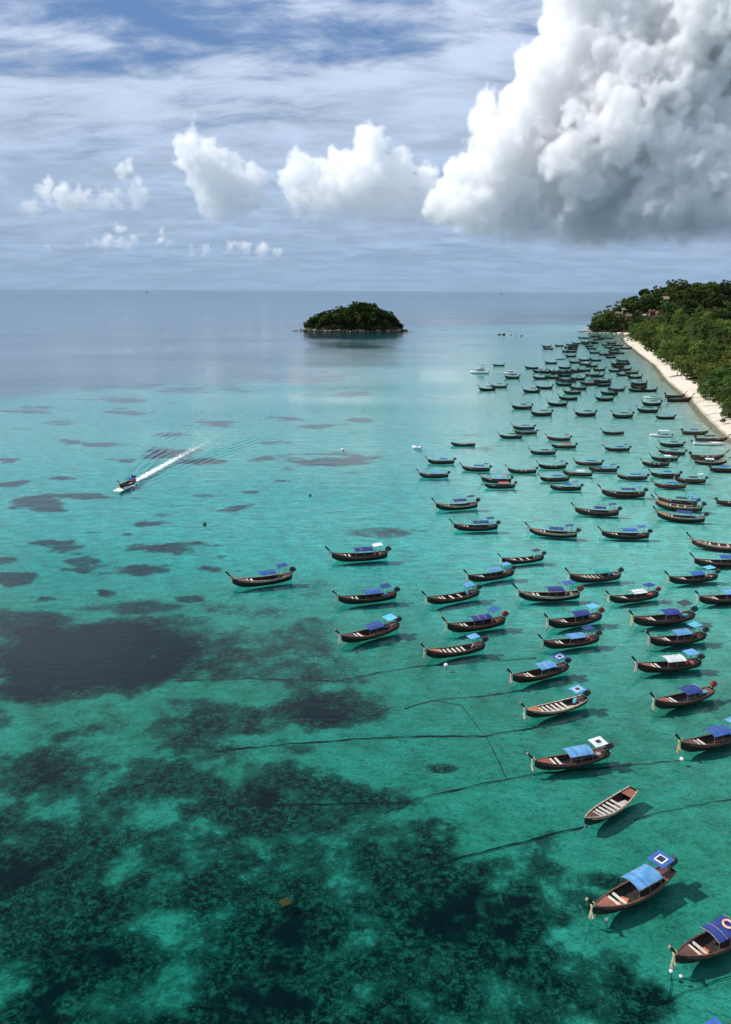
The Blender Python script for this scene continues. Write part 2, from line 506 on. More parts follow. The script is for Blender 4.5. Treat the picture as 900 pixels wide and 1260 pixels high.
def near_green_at(x, y, z):
    edge = 118 + 26 * (vnoise(x, y, 30.0, 81, 3) - 0.5) - 0.25 * x
    return 0.92 * sstep(edge + 45, edge - 25, y) * (0.75 + 0.5 * vnoise(x, y, 6.0, 83, 3))

def grid_mesh(name, xs, ys, zfun, attrs=None):
    """one sheet on a rectangular or fanned grid; xs may be 2-D"""
    X, Y = (xs, ys) if xs.ndim == 2 else np.meshgrid(xs, ys)
    ny, nx = X.shape
    Z = zfun(X, Y)
    co = np.stack([X, Y, Z], -1).reshape(-1, 3)
    idx = np.arange(nx * ny).reshape(ny, nx)
    q = np.stack([idx[:-1, :-1], idx[:-1, 1:], idx[1:, 1:], idx[1:, :-1]], -1).reshape(-1, 4)
    me = bpy.data.meshes.new(name)
    me.vertices.add(len(co)); me.vertices.foreach_set('co', co.ravel())
    me.loops.add(q.size); me.loops.foreach_set('vertex_index', q.ravel().astype(np.int32))
    me.polygons.add(len(q)); me.polygons.foreach_set('loop_start', (np.arange(len(q)) * 4).astype(np.int32))
    me.polygons.foreach_set('use_smooth', np.ones(len(q), bool))
    me.update(calc_edges=True)
    for k, fn in (attrs or {}).items():
        a = me.attributes.new(k, 'FLOAT', 'POINT')
        a.data.foreach_set('value', fn(X, Y, Z).ravel().astype(np.float32))
    return me

# ------------------------------------------------------------------ materials of the setting
def mat_seabed():
    m, T = new_mat('seabed')
    geo = T.n('ShaderNodeNewGeometry').outputs['Position']
    rho = T.n('ShaderNodeAttribute', attribute_name='reef').outputs['Fac']
    f1 = T.noise(geo, 1.7, 6.0, 0.76)
    f2 = T.noise(geo, 0.30, 3.0, 0.6)
    f3 = T.noise(geo, 5.0, 2.0, 0.6)
    s = T.math('ADD', rho, T.math('MULTIPLY', T.math('SUBTRACT', f1, 0.5), 1.5))
    s = T.math('ADD', s, T.math('MULTIPLY', T.math('SUBTRACT', f2, 0.5), 0.9))
    # nothing grows on bare sand
    s = T.math('MULTIPLY', s, T.mapr(rho, 0.04, 0.25))
    mk = T.mapr(s, 0.26, 0.80)
    sand = T.mix(T.mapr(f2, 0.3, 0.7), (0.54, 0.50, 0.40), (0.74, 0.70, 0.58))
    sand = T.mix(T.mapr(f3, 0.35, 0.7, 0.0, 0.6), sand, (0.34, 0.31, 0.24))
    weed = T.mix(T.mapr(f1, 0.42, 0.66), (0.005, 0.009, 0.005), (0.125, 0.135, 0.085))
    # near sand mixed towards darker green, fading out over the farther flats
    near_green = T.n('ShaderNodeAttribute', attribute_name='near_green').outputs['Fac']
    sand = T.mix(T.math('MULTIPLY', near_green, T.mapr(f2, 0.2, 0.8, 0.55, 1.0)), sand, (0.17, 0.20, 0.10))
    bits = T.math('MULTIPLY', T.mapr(T.noise(geo, 3.6, 3.0, 0.8), 0.56, 0.72), T.mapr(rho, 1.25, 0.9))
    weed = T.mix(T.math('MULTIPLY', bits, 0.55), weed, (0.22, 0.23, 0.16))
    weed = T.mix(T.mapr(rho, 0.98, 1.25), weed, (0.008, 0.010, 0.010))       # dense seagrass bed
    c = T.mix(mk, sand, weed)
    bs = T.n('ShaderNodeBsdfDiffuse'); T.put(bs.inputs[0], c)
    finish(T, bs.outputs[0])
    return m

def mat_water():
    m, T = new_mat('sea_water')
    geo = T.n('ShaderNodeNewGeometry').outputs['Position']
    d = T.n('ShaderNodeAttribute', attribute_name='depth').outputs['Fac']
    dn = T.math('DIVIDE', T.math('MAXIMUM', d, 0.0), 0.9)
    cb = T.n('ShaderNodeCombineColor')
    for i, b in enumerate((0.20, 0.755, 0.785)):
        T.put(cb.inputs[i], T.math('POWER', b, dn))
    # caustic light net painted into the transmission tint of the surface
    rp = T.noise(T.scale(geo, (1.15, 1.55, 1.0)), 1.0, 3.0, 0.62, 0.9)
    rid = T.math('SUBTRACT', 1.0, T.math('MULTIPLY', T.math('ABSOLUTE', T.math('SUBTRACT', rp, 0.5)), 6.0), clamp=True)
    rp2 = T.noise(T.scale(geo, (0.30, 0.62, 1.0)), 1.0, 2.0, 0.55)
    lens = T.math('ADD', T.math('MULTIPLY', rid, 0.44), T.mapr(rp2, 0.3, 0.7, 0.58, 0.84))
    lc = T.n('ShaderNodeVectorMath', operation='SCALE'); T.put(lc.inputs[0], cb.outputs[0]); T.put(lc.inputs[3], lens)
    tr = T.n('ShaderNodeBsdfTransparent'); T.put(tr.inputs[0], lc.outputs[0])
    body = T.n('ShaderNodeBsdfDiffuse'); body.inputs[0].default_value = (0.014, 0.085, 0.125, 1)
    q = T.math('POWER', T.math('DIVIDE', d, 7.0), 2.0)
    milk = T.math('SUBTRACT', 1.0, T.math('EXPONENT', T.math('MULTIPLY', q, -1.0)))
    milk = T.math('ADD', T.math('MULTIPLY', milk, 0.97), 0.015)
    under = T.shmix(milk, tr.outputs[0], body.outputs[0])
    # wind ripples on longer wavelets; slicks and puffs change their strength
    gust = T.noise(T.scale(geo, (0.004, 0.011, 1.0)), 1.0, 2.0, 0.55)
    gust2 = T.noise(T.scale(geo, (0.0011, 0.0045, 1.0)), 1.0, 1.0, 0.5)
    w1 = T.noise(T.scale(geo, (0.55, 1.15, 1.0)), 1.0, 2.0, 0.55)
    w2 = T.noise(T.scale(geo, (2.1, 3.4, 1.0)), 1.0, 1.0, 0.6)
    w3 = T.noise(T.scale(geo, (0.09, 0.24, 1.0)), 1.0, 2.0, 0.5)
    amp = T.mapr(T.math('ADD', T.math('MULTIPLY', gust, 0.6), T.math('MULTIPLY', gust2, 0.4)), 0.38, 0.62, 0.25, 2.1)
    h = T.math('ADD', T.math('MULTIPLY', w1, 0.075), T.math('MULTIPLY', w2, 0.022))
    h = T.math('ADD', h, T.math('MULTIPLY', w3, 0.17))
    h = T.math('MULTIPLY', h, amp)
    bump = T.n('ShaderNodeBump'); bump.inputs['Strength'].default_value = 1.0; bump.inputs['Distance'].default_value = 0.62
    T.put(bump.inputs['Height'], h)
    fr = T.n('ShaderNodeFresnel'); fr.inputs['IOR'].default_value = 1.333
    T.t.links.new(bump.outputs[0], fr.inputs['Normal'])
    gl = T.n('ShaderNodeBsdfGlossy'); gl.inputs['Roughness'].default_value = 0.09
    gl.inputs['Color'].default_value = (1, 1, 1, 1)
    T.t.links.new(bump.outputs[0], gl.inputs['Normal'])
    # the picture was taken through a polariser (little sheen looking down); wave faces hide one another at a grazing look, so the sheen never becomes a full mirror
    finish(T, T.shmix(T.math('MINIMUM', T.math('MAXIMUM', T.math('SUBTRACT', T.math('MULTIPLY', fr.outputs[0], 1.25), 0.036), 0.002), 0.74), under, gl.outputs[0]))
    return m

def mat_sand():
    m, T = new_mat('beach_sand')
    geo = T.n('ShaderNodeNewGeometry').outputs['Position']
    sp = T.n('ShaderNodeSeparateXYZ'); T.put(sp.inputs[0], geo)
    f = T.noise(geo, 0.35, 5.0, 0.6); g = T.noise(geo, 3.0, 4.0, 0.6)
    dry = T.mix(T.mapr(f, 0.3, 0.7), (0.56, 0.50, 0.40), (0.68, 0.62, 0.52))
    dry = T.mix(T.mapr(g, 0.5, 0.75, 0.0, 0.35), dry, (0.42, 0.36, 0.27))
    wet = T.math('ADD', sp.outputs[2], T.math('MULTIPLY', T.math('SUBTRACT', f, 0.5), 0.35))
    c = T.mix(T.mapr(wet, 0.02, 0.16), (0.36, 0.31, 0.23), dry)
    bs = T.n('ShaderNodeBsdfDiffuse'); T.put(bs.inputs[0], c)
    b = T.n('ShaderNodeBump'); b.inputs['Strength'].default_value = 0.5; b.inputs['Distance'].default_value = 0.2
    T.put(b.inputs['Height'], T.math('ADD', f, T.math('MULTIPLY', g, 0.3))); T.t.links.new(b.outputs[0], bs.inputs['Normal'])
    finish(T, bs.outputs[0])
    return m

def mat_simple(name, a, b=None, scale=6.0, rough=0.7, spec=0.3, vary=0.25, bump=0.0, metal=0.0, detail=4.0, stretch=(1, 1, 1)):
    """two-tone worn surface in object space, with a shift of its own for each object"""
    m, T = new_mat(name)
    tc = T.n('ShaderNodeTexCoord').outputs['Object']
    oi = T.n('ShaderNodeObjectInfo')
    rv = T.n('ShaderNodeCombineXYZ')
    T.put(rv.inputs[0], T.math('MULTIPLY', oi.outputs['Random'], 37.0)); T.put(rv.inputs[1], T.math('MULTIPLY', oi.outputs['Random'], 91.0))
    p = T.vmath('ADD', T.scale(tc, stretch), rv.outputs[0])
    n = T.noise(p, scale, detail, 0.6)
    c = T.mix(T.mapr(n, 0.32, 0.68), a, b or tuple(q * 0.7 for q in a))
    hs = T.n('ShaderNodeHueSaturation')
    T.put(hs.inputs['Value'], T.math('MULTIPLY_ADD', oi.outputs['Random'], vary * 2, 1.0 - vary)); T.put(hs.inputs['Color'], c)
    pr = T.n('ShaderNodeBsdfPrincipled')
    T.put(pr.inputs['Base Color'], hs.outputs[0])
    pr.inputs['Roughness'].default_value = rough
    pr.inputs['Specular IOR Level'].default_value = spec
    pr.inputs['Metallic'].default_value = metal
    if bump:
        bp = T.n('ShaderNodeBump'); bp.inputs['Strength'].default_value = bump; bp.inputs['Distance'].default_value = 0.05
        T.put(bp.inputs['Height'], n); T.t.links.new(bp.outputs[0], pr.inputs['Normal'])
    finish(T, pr.outputs[0])
    return m

def mat_leaf(name, dark, light):
    m, T = new_mat(name)
    tc = T.n('ShaderNodeTexCoord').outputs['Object']
    oi = T.n('ShaderNodeObjectInfo')
    at = T.n('ShaderNodeAttribute', attribute_name='tint').outputs['Fac']
    n = T.noise(tc, 0.35, 3.0, 0.6)
    f = T.math('ADD', T.math('MULTIPLY', at, 0.55), T.math('MULTIPLY', n, 0.6))
    c = T.mix(T.mapr(f, 0.25, 0.85), dark, light)
    hs = T.n('ShaderNodeHueSaturation')
    T.put(hs.inputs['Hue'], T.math('MULTIPLY_ADD', oi.outputs['Random'], 0.05, 0.475))
    T.put(hs.inputs['Value'], T.math('MULTIPLY_ADD', oi.outputs['Random'], 0.5, 0.75)); T.put(hs.inputs['Color'], c)
    df = T.n('ShaderNodeBsdfDiffuse'); T.put(df.inputs[0], hs.outputs[0])
    tl = T.n('ShaderNodeBsdfTranslucent'); T.put(tl.inputs[0], hs.outputs[0])
    finish(T, T.shmix(0.28, df.outputs[0], tl.outputs[0]))
    return m

def mat_foam():
    m, T = new_mat('foam')
    geo = T.n('ShaderNodeNewGeometry').outputs['Position']
    at = T.n('ShaderNodeAttribute', attribute_name='cover').outputs['Fac']
    n = T.noise(T.scale(geo, (1.0, 1.0, 1.0)), 1.1, 6.0, 0.7, 0.4)
    a = T.mapr(T.math('ADD', at, T.math('MULTIPLY', T.math('SUBTRACT', n, 0.5), 1.5)), 0.36, 0.66)
    d = T.n('ShaderNodeBsdfDiffuse'); d.inputs[0].default_value = (0.85, 0.88, 0.88, 1)
    finish(T, T.shmix(a, T.n('ShaderNodeBsdfTransparent').outputs[0], d.outputs[0]))
    return m

M['seabed'] = mat_seabed(); M['water'] = mat_water(); M['sand'] = mat_sand(); M['foam'] = mat_foam()
M['soil'] = mat_simple('forest_floor', (0.018, 0.024, 0.011), (0.034, 0.034, 0.018), 0.08, 0.95, 0.1, 0.0)
M['rock'] = mat_simple('shore_rock', (0.26, 0.22, 0.18), (0.09, 0.08, 0.07), 0.35, 0.9, 0.2, 0.3, 0.6)
M['darkrock'] = mat_simple('wet_rock', (0.06, 0.055, 0.05), (0.03, 0.03, 0.03), 0.5, 0.8, 0.3, 0.2, 0.6)

# ------------------------------------------------------------------ sea, seabed, beach, land
def graded(a, b, step, far_lo, far_hi, g=1.22):
    mid = list(np.arange(a, b + step, step))
    lo, s = [a], step
    while lo[-1] > far_lo:
        s *= g; lo.append(lo[-1] - s)
    hi, s = [mid[-1]], step
    while hi[-1] < far_hi:
        s *= g; hi.append(hi[-1] + s)
    return np.array(sorted(set(lo[1:] + mid + hi[1:])))

WAKE_A = ground(158, 597); WAKE_B = ground(262, 540); WAKE_C = ground(330, 505)
def wake_frame(x, y):
    """distance behind the running boat and offset across its track (the track bends slightly)"""
    A = np.array(WAKE_A[:2]); B = np.array(WAKE_C[:2])
    d = (B - A) / np.linalg.norm(B - A)
    s = (x - A[0]) * d[0] + (y - A[1]) * d[1]
    q = -(x - A[0]) * d[1] + (y - A[1]) * d[0]
    mid = np.array(WAKE_B[:2]); L = np.linalg.norm(B - A)
    ms = (mid - A) @ d; mq = -(mid[0] - A[0]) * d[1] + (mid[1] - A[1]) * d[0]
    q = q - mq * (s * (L - s)) / (ms * (L - ms) + 1e-6) * (s > 0) * (s < L)
    return s, q
def water_z(x, y):
    s, q = wake_frame(x, y)
    aq = np.abs(q)
    front = 0.24 * np.maximum(s, 0) + 0.6
    env = np.exp(-((aq - front * 0.86) / (1.6 + 0.055 * np.maximum(s, 0))) ** 2) * sstep(0, 6, s) * np.exp(-np.maximum(s, 0) / 130.0)
    wob = 9.0 * (vnoise(x, y, 16.0, 91, 2) - 0.5)
    z = 0.16 * np.cos(2 * np.pi * (aq - 0.20 * s) / 2.5 + wob) * env * (s < 230) * (0.35 + 1.1 * vnoise(x, y, 11.0, 95, 2))
    return z
xs = np.array(sorted(set(np.round(np.concatenate([graded(-260, 340, 3.0, -60000, 60000), np.arange(-82, -12, 0.7)]), 3))))
ys = np.array(sorted(set(np.round(np.concatenate([graded(15, 760, 3.0, -3000, 90000), np.arange(196, 400, 0.8)]), 3))))
sea = obj('sea_water', grid_mesh('sea_water', xs, ys, water_z, {'depth': lambda X, Y, Z: depth_at(X, Y)}), M['water'])
tag(sea, kind='structure')

rows = [22.0]
while rows[-1] < 1300:
    rows.append(rows[-1] * 1.0062 + 0.02)
rows = np.array(rows)
us = np.concatenate([np.linspace(-1.6, -0.72, 36)[:-1], np.linspace(-0.72, 0.72, 440), np.linspace(0.72, 1.6, 36)[1:]])
Y2, U2 = np.meshgrid(rows, us, indexing='ij')
X2 = U2 * (Y2 + 18.0)
def seabed_z(x, y):
    return -depth_at(x, y) - 0.03
bed_me = grid_mesh('seabed', X2, Y2, seabed_z, {'reef': lambda X, Y, Z: reef_at(X, Y, Z), 'near_green': near_green_at})
tag(obj('seabed', bed_me, M['seabed']), kind='structure')
far_bed = grid_mesh('deep_seabed', graded(-2000, 2000, 200.0, -60000, 60000), graded(-1500, 1500, 200.0, -3000, 90000), lambda X, Y: -2.6 - 20 * sstep(600, 1300, Y))
tag(obj('deep_seabed', far_bed, M['seabed']), kind='structure')

def offset_strip(name, offs, mat, i0, i1, zf):
    pts = []
    for i in range(i0, i1):
        a, b = Vector(SHORE[i]), Vector(SHORE[i + 1])
        n = max(2, int((b - a).length / 6))
        pts += [a.lerp(b, k / n) for k in range(n)]
    for _ in range(4):
        pts = [pts[0]] + [(pts[k - 1] + pts[k] * 2 + pts[k + 1]) / 4 for k in range(1, len(pts) - 1)] + [pts[-1]]
    X = np.zeros((len(pts), len(offs))); Y = X.copy()
    for i, p in enumerate(pts):
        d = (pts[min(i + 1, len(pts) - 1)] - pts[max(i - 1, 0)]).normalized()
        nrm = Vector((d.y, -d.x))
        for k, o in enumerate(offs):
            X[i, k], Y[i, k] = p + nrm * o
    O = np.broadcast_to(np.array(offs), X.shape)
    return obj(name, grid_mesh(name, X, Y, lambda a, b: zf(O, a, b)), mat)
def beach_z(o, x, y):
    cusp = 0.12 * (vnoise(x, y, 9.0, 3, 3) - 0.5)
    return np.where(o < 0, o * 0.022, o * 0.085) + cusp * np.clip(o / 3 + 0.4, 0, 1)
tag(offset_strip('beach', [-3, -2, -1, 0, 1, 2, 3.5, 5, 7, 9, 12, 15, 19, 24], M['sand'], 0, 17, beach_z), kind='structure')
land = grid_mesh('headland_ground', np.arange(110, 1000, 7.0), np.arange(40, 1720, 7.0), lambda X, Y: np.where(shore_dist(X, Y) < 10, -6.0 + np.minimum(0, shore_dist(X, Y)) * .05, land_z(X, Y)))
tag(obj('headland_ground', land, M['soil']), kind='structure')
def islet_z(X, Y):
    r = islet_r(X, Y)
    top = 25.0 * np.clip(1 - r ** 3.2, -0.2, 1) * (0.66 + 0.46 * np.exp(-((X - ISLET[0] - 13) / 30) ** 2) + .10 * np.exp(-((X - ISLET[0] + 34) / 10) ** 2))
    return np.where(r < 1.0, top, -3.0 * (r - 1) - 0.2) + 0.3
ixs = np.linspace(ISLET[0] - 80, ISLET[0] + 80, 90); iys = np.linspace(ISLET[1] - 42, ISLET[1] + 42, 50)
tag(obj('islet_ground', grid_mesh('islet_ground', ixs, iys, islet_z), M['soil']), kind='structure')

# ------------------------------------------------------------------ trees
M['leaf_a'] = mat_leaf('leaf_broad', (0.030, 0.052, 0.017), (0.110, 0.160, 0.042))
M['leaf_b'] = mat_leaf('leaf_light', (0.050, 0.080, 0.020), (0.185, 0.230, 0.058))
M['leaf_c'] = mat_leaf('leaf_feathery', (0.038, 0.062, 0.022), (0.125, 0.175, 0.055))
M['leaf_d'] = mat_leaf('leaf_dark', (0.013, 0.023, 0.010), (0.046, 0.068, 0.024))  # shade of the far woods put into the leaf colour
M['bark'] = mat_simple('bark', (0.12, 0.095, 0.07), (0.06, 0.05, 0.04), 2.0, 0.9, 0.1, 0.2, 0.5)

def crown_mesh(name, seed, h, r, clumps, per, leaf, shape='broad', droop=0.0):
    rnd = random.Random(seed)
    V, Fc, tint = [], [], []
    cs = []
    while len(cs) < clumps:
        a = rnd.uniform(0, 2 * math.pi); t = rnd.random()
        if shape == 'broad':
            zz = 0.24 + 0.76 * t
            rr = r * math.sqrt(max(0.02, 1 - ((zz - 0.58) / 0.50) ** 2)) * rnd.uniform(0.45, 1.0)
        elif shape == 'tall':
            zz = 0.15 + 0.85 * t
            rr = r * (1.05 - 0.75 * t) * rnd.uniform(0.35, 1.0) * (0.75 + 0.35 * math.sin(9 * t + a * 2))
        else:
            zz = 0.05 + 0.9 * t
            rr = r * math.sqrt(max(0.03, 1 - ((zz - 0.4) / 0.62) ** 2)) * rnd.uniform(0.5, 1.0)
        lob = 1.0 + 0.22 * math.sin(3 * a + seed) + 0.13 * math.sin(5 * a + 2 * seed)
        cs.append((Vector((rr * lob * math.cos(a), rr * lob * math.sin(a), zz * h)), rnd.uniform(0.17, 0.34) * r, rnd.random()))
    for c, cr, ct in cs:
        for i in range(per):
            v = Vector((rnd.gauss(0, 1), rnd.gauss(0, 1), rnd.gauss(0.15, 0.75))).normalized()
            p = c + Vector((v.x, v.y, v.z * 0.72)) * cr * rnd.random() ** 0.42
            p.z -= droop * rnd.random() * cr
            nrm = (v + Vector((rnd.gauss(0, .6), rnd.gauss(0, .6), rnd.gauss(0.5, .6)))).normalized()
            s = nrm.cross(Vector((rnd.gauss(0, 1), rnd.gauss(0, 1), rnd.gauss(0, 1)))).normalized()
            u = nrm.cross(s)
            L = leaf * rnd.uniform(0.6, 1.3)
            o = len(V)
            V += [p - s * L * .5, p + u * L * .32 + nrm * L * .08, p + s * L * .55, p - u * L * .32]
            Fc.append((o, o + 1, o + 2, o + 3))
            tint += [min(1.0, max(0.0, ct * 0.7 + rnd.random() * 0.4 - .05))] * 4
    me = bpy.data.meshes.new(name)
    me.from_pydata([tuple(p) for p in V], [], Fc)
    a = me.attributes.new('tint', 'FLOAT', 'POINT'); a.data.foreach_set('value', tint)
    return me

def trunk_mesh(seed, h, r, lean=0.0):
    rnd = random.Random(seed + 77)
    mb = MB()
    top = Vector((lean, 0, h * 0.62))
    mb.tube([(0, 0, -1.2), (lean * .2, .1, h * .22), (lean * .6, -.1, h * .44), top], [r * .062, r * .045, r * .034, r * .018], 7)
    for i in range(6):
        a = i * 1.05 + rnd.random(); z0 = h * rnd.uniform(.24, .5)
        b = Vector((lean * z0 / h, 0, z0))
        e = b + Vector((math.cos(a) * r * .62, math.sin(a) * r * .62, h * rnd.uniform(.14, .3)))
        mb.tube([b, b.lerp(e, .5) + Vector((0, 0, -.02 * h)), e], [r * .026, r * .018, r * .007], 5)
    return mb.mesh('trunk', True)

def palm_meshes(seed):
    rnd = random.Random(seed)
    tr = MB(); tr.tube([(0, 0, -1), (.3, .1, 3.5), (.9, .2, 7), (1.3, .1, 10)], [.26, .2, .17, .14], 8)
    cr = MB(); tint = []
    for k in range(15):
        a = k * 2.4 + rnd.random() * .3; up = rnd.uniform(-.15, .85)
        prev = None; n = 7
        for i in range(n):
            t = i / (n - 1)
            p = Vector((1.3 + math.cos(a) * 3.4 * t, .1 + math.sin(a) * 3.4 * t, 10 + up * 2.2 * t - 2.6 * t * t))
            w = .55 * math.sin(math.pi * min(.97, .12 + t * .86)) + .05
            sd = Vector((-math.sin(a), math.cos(a), -.35)) * w; sd2 = Vector((math.sin(a), -math.cos(a), -.35)) * w
            cur = [p + sd, p, p + sd2]
            if prev:
                o = len(cr.v); cr.add(prev + cur, [(0, 1, 4, 3), (1, 2, 5, 4)])
            prev = cur
    me = cr.mesh('crown')
    at = me.attributes.new('tint', 'FLOAT', 'POINT'); at.data.foreach_set('value', [rnd.random() for _ in me.vertices])
    return tr.mesh('trunk', True), me

PROTO = {
    'broad': (crown_mesh('crown', 1, 15, 7.5, 62, 62, .75, 'broad'), trunk_mesh(1, 15, 7.5), 'leaf_a'),
    'broad2': (crown_mesh('crown', 2, 13, 6.8, 55, 60, .75, 'broad'), trunk_mesh(2, 13, 6.8, .8), 'leaf_b'),
    'feather': (crown_mesh('crown', 3, 20, 6.0, 95, 46, .62, 'tall', .5), trunk_mesh(3, 20, 6.0), 'leaf_c'),
    'feather2': (crown_mesh('crown', 4, 17, 6.6, 85, 46, .62, 'tall', .4), trunk_mesh(4, 17, 6.6, .5), 'leaf_b'),
    'bush': (crown_mesh('crown', 5, 7, 5.0, 40, 52, .70, 'bush'), trunk_mesh(5, 5, 5.0), 'leaf_a'),
    'far': (crown_mesh('crown', 6, 10, 6.2, 34, 30, 1.35, 'broad'), trunk_mesh(6, 10, 6.2), 'leaf_d'),
    'far2': (crown_mesh('crown', 7, 12, 5.6, 36, 30, 1.3, 'broad'), trunk_mesh(7, 12, 5.6), 'leaf_d'),
    'farbush': (crown_mesh('crown', 8, 6, 5.6, 30, 28, 1.25, 'bush'), trunk_mesh(8, 4, 5.6), 'leaf_d'),
}
_pt, _pc = palm_meshes(4)
PROTO['palm'] = (_pc, _pt, 'leaf_c')

def plant(kind, x, y, z, s, rz, name, label, cat, group, leaf=None):
    crown, trunk, lm = PROTO[kind]
    e = empty(name, (x, y, z), rz); e.scale = (s, s, s * random.uniform(.92, 1.1))
    tag(e, label, cat, group)
    obj('trunk', trunk, M['bark'], e)
    obj('crown', crown, M[leaf or lm], e)
    return e

random.seed(12)
houses_px = [(761, 386, 1.0, 'thatch'), (774, 389, 1.15, 'thatch'), (768, 381, .8, 'grey'), (802, 383, 1.0, 'red'), (811, 385, .95, 'red'), (819, 368, 1.35, 'thatch'),
             (808, 391, .9, 'thatch'), (778, 397, .9, 'thatch'), (793, 388, .75, 'grey'), (896, 400, 1.2, 'blue')]
def hit_land(px, py, lift=0.0):
    d = ray(px, py)
    t = 300.0 / d.y
    while t * d.y < 1700:
        p = Vector((d.x * t, d.y * t, CAM_H + d.z * t))
        if float(land_z(np.array([p.x]), np.array([p.y]))[0]) + lift > p.z and p.y > 560:
            return p
        t += 1.5 / d.y
    return None
HOUSES = []
for (px, py, s, roofc) in houses_px:
    p = hit_land(px, py, 5.0)
    if p is not None:
        HOUSES.append((p, s, roofc, px, py))

def tree_spot_ok(x, y, z, h):
    """keep the view of the bungalows through the trees, as on the hillside in the photograph"""
    for (p, s, rc, hx, hy) in HOUSES:
        if math.hypot(x - p.x, y - p.y) < 6 * s:
            return False
        if y < p.y + 4:
            a, b = project(np.array([x]), np.array([y]), np.array([z + h]))
            c, d_ = project(np.array([x]), np.array([y]), np.array([z]))
            if abs(a[0] - hx) < 6 and b[0] < hy + 1 and d_[0] > hy - 4:
                return False
    return True

# trees along the beach, each at its own spot
spots = []
def shore_pt(y, d):
    """point d metres inland of the shoreline at northing y"""
    xs_ = np.linspace(100, 700, 1201)
    k = np.argmax(shore_dist(xs_, np.full(xs_.shape, float(y))) >= d)
    return float(xs_[k])
near_rows = [(10, 'bush', 1.0), (13, 'broad', 1.0), (22, 'broad2', 1.25), (36, 'feather', 1.2), (52, 'broad', 1.35), (74, 'feather2', 1.3), (104, 'broad', 1.35), (140, 'broad2', 1.4)]
y = 262.0
n_beach = 0
while y < 960:
    for ri, (d, kind, s) in enumerate(near_rows):
        if y > 700 and ri > 5: continue
        if random.random() < (.10 if d > 20 else .28): continue
        dd = d + random.uniform(-2.5, 5); yy = y + random.uniform(-5, 5)
        if 425 < yy < 470 and d < 24 and kind != 'bush': dd += 8
        if 425 < yy < 462 and d < 20: continue
        x = shore_pt(yy, dd)
        if x > 0.56 * yy + 26: continue
        z = float(land_z(np.array([x]), np.array([yy]))[0])
        k = kind if random.random() < .6 else random.choice(['broad', 'broad2', 'feather', 'feather2'] if d > 22 else ['bush', 'broad', 'broad2'])
        sc = s * random.uniform(.85, 1.2)
        spots.append((k, x, yy, z, sc, d))
    y += 13.0 + y * 0.009
for (k, x, yy, z, sc, d) in spots:
    if not tree_spot_ok(x, yy, z, 14 * sc): continue
    if k == 'bush':
        nm, lb, ct, gr = 'beach_bush', 'low round green bush at the edge of the white sand', 'bush', 'bushes along the beach'
    elif d < 24:
        nm, lb, ct, gr = 'beach_tree', 'leafy green tree leaning its crown over the white beach', 'tree', 'trees standing on the edge of the beach'
    elif k.startswith('feather'):
        nm, lb, ct, gr = 'casuarina_tree', 'tall feathery tree rising behind the first trees of the beach', 'tree', 'feathery trees behind the beach'
    else:
        nm, lb, ct, gr = 'broadleaf_tree', 'bushy broad-crowned tree in the grove behind the beach', 'tree', 'broad trees of the grove behind the beach'
    part_ = 'by the mouth of the cove' if yy > 780 else 'along the far half of the beach' if yy > 560 else 'near the driftwood snag' if yy > 400 else 'by the ropes across the sand'
    tone = {'leaf_a': 'dark green', 'leaf_b': 'yellow-green', 'leaf_c': 'grey-green'}[PROTO[k][2]]
    size = 'big' if sc > 1.35 else 'smaller' if sc < 1.05 else 'medium'
    lb = {'beach_bush': 'low %s bush at the sand edge, %s', 'beach_tree': '%s tree leaning over the sand, %s', 'casuarina_tree': '%s feathery tree behind the first beach trees, %s', 'broadleaf_tree': '%s broad-crowned tree in the grove, %s'}[nm] % (size + ' ' + tone if nm != 'beach_bush' else tone, part_)
    plant(k, x, yy, z - .2, sc, random.uniform(0, 6.28), nm, lb, ct, gr)

# wooded headland
cand = []
gx = 284.0
while gx < 760:
    gy = 990.0
    while gy < 1330:
        x = gx + random.uniform(-4, 4); yy = gy + random.uniform(-4, 4)
        cand.append((x, yy)); gy += 12.5 if gy < 1180 else 22
    gx += 11.5
n_hill = 0
for (x, yy) in cand:
    d = float(shore_dist(np.array([x]), np.array([yy]))[0])
    if d < 7 or x > 0.50 * yy + 40: continue
    if d < 12 and yy < 1025 and x > 296: continue
    z = float(land_z(np.array([x]), np.array([yy]))[0])
    # nothing of a tree well behind the ridge shows
    if yy > 1215 and z < 40: continue
    k = random.choice(['far', 'far2', 'far', 'farbush']); s = random.choice((.7, .9, 1.1, 1.3, 1.6)) * random.uniform(.9, 1.1)
    if not tree_spot_ok(x, yy, z, 11 * s):
        k, s = 'farbush', random.uniform(.4, .55)
        if min(math.hypot(x - q[0].x, yy - q[0].y) for q in HOUSES) < 5: continue
    a, b = project(np.array([x]), np.array([yy]), np.array([z + 10]))
    if a[0] > 925: continue
    if n_hill >= 300: break
    n_hill += 1
    lf = random.choice(['leaf_d', 'leaf_d', 'leaf_a'])
    zone = 'at the waterside tip of the headland' if d < 22 else 'on the skyline ridge of the headland' if z > 42 else 'on the headland slope around the bungalows' if x < 440 else 'on the headland slope behind the beach grove'
    look = ('large ' if s > 1.2 else 'small ' if s < .85 else 'mid-sized ') + ('low bushy tree ' if k == 'farbush' else 'tree ')
    plant(k, x, yy, z - .5, s, random.uniform(0, 6.28), 'hillside_tree', ('mid green ' if lf == 'leaf_a' else 'dark green ') + look + zone, 'tree', 'trees covering the headland', lf)
for (px, py, s) in [(769, 374, 1.0), (789, 392, .8), (772, 393, .8), (783, 390, .8), (797, 392, .75)]:
    p = hit_land(px, py, 1.0)
    if p: plant('palm', p.x, p.y, p.z - 1, s * 1.15, random.uniform(0, 6), 'palm_tree', 'slender palm tree among the bungalows on the headland', 'palm tree', 'palms among the bungalows')
lt = hit_land(769, 376, 4.0)
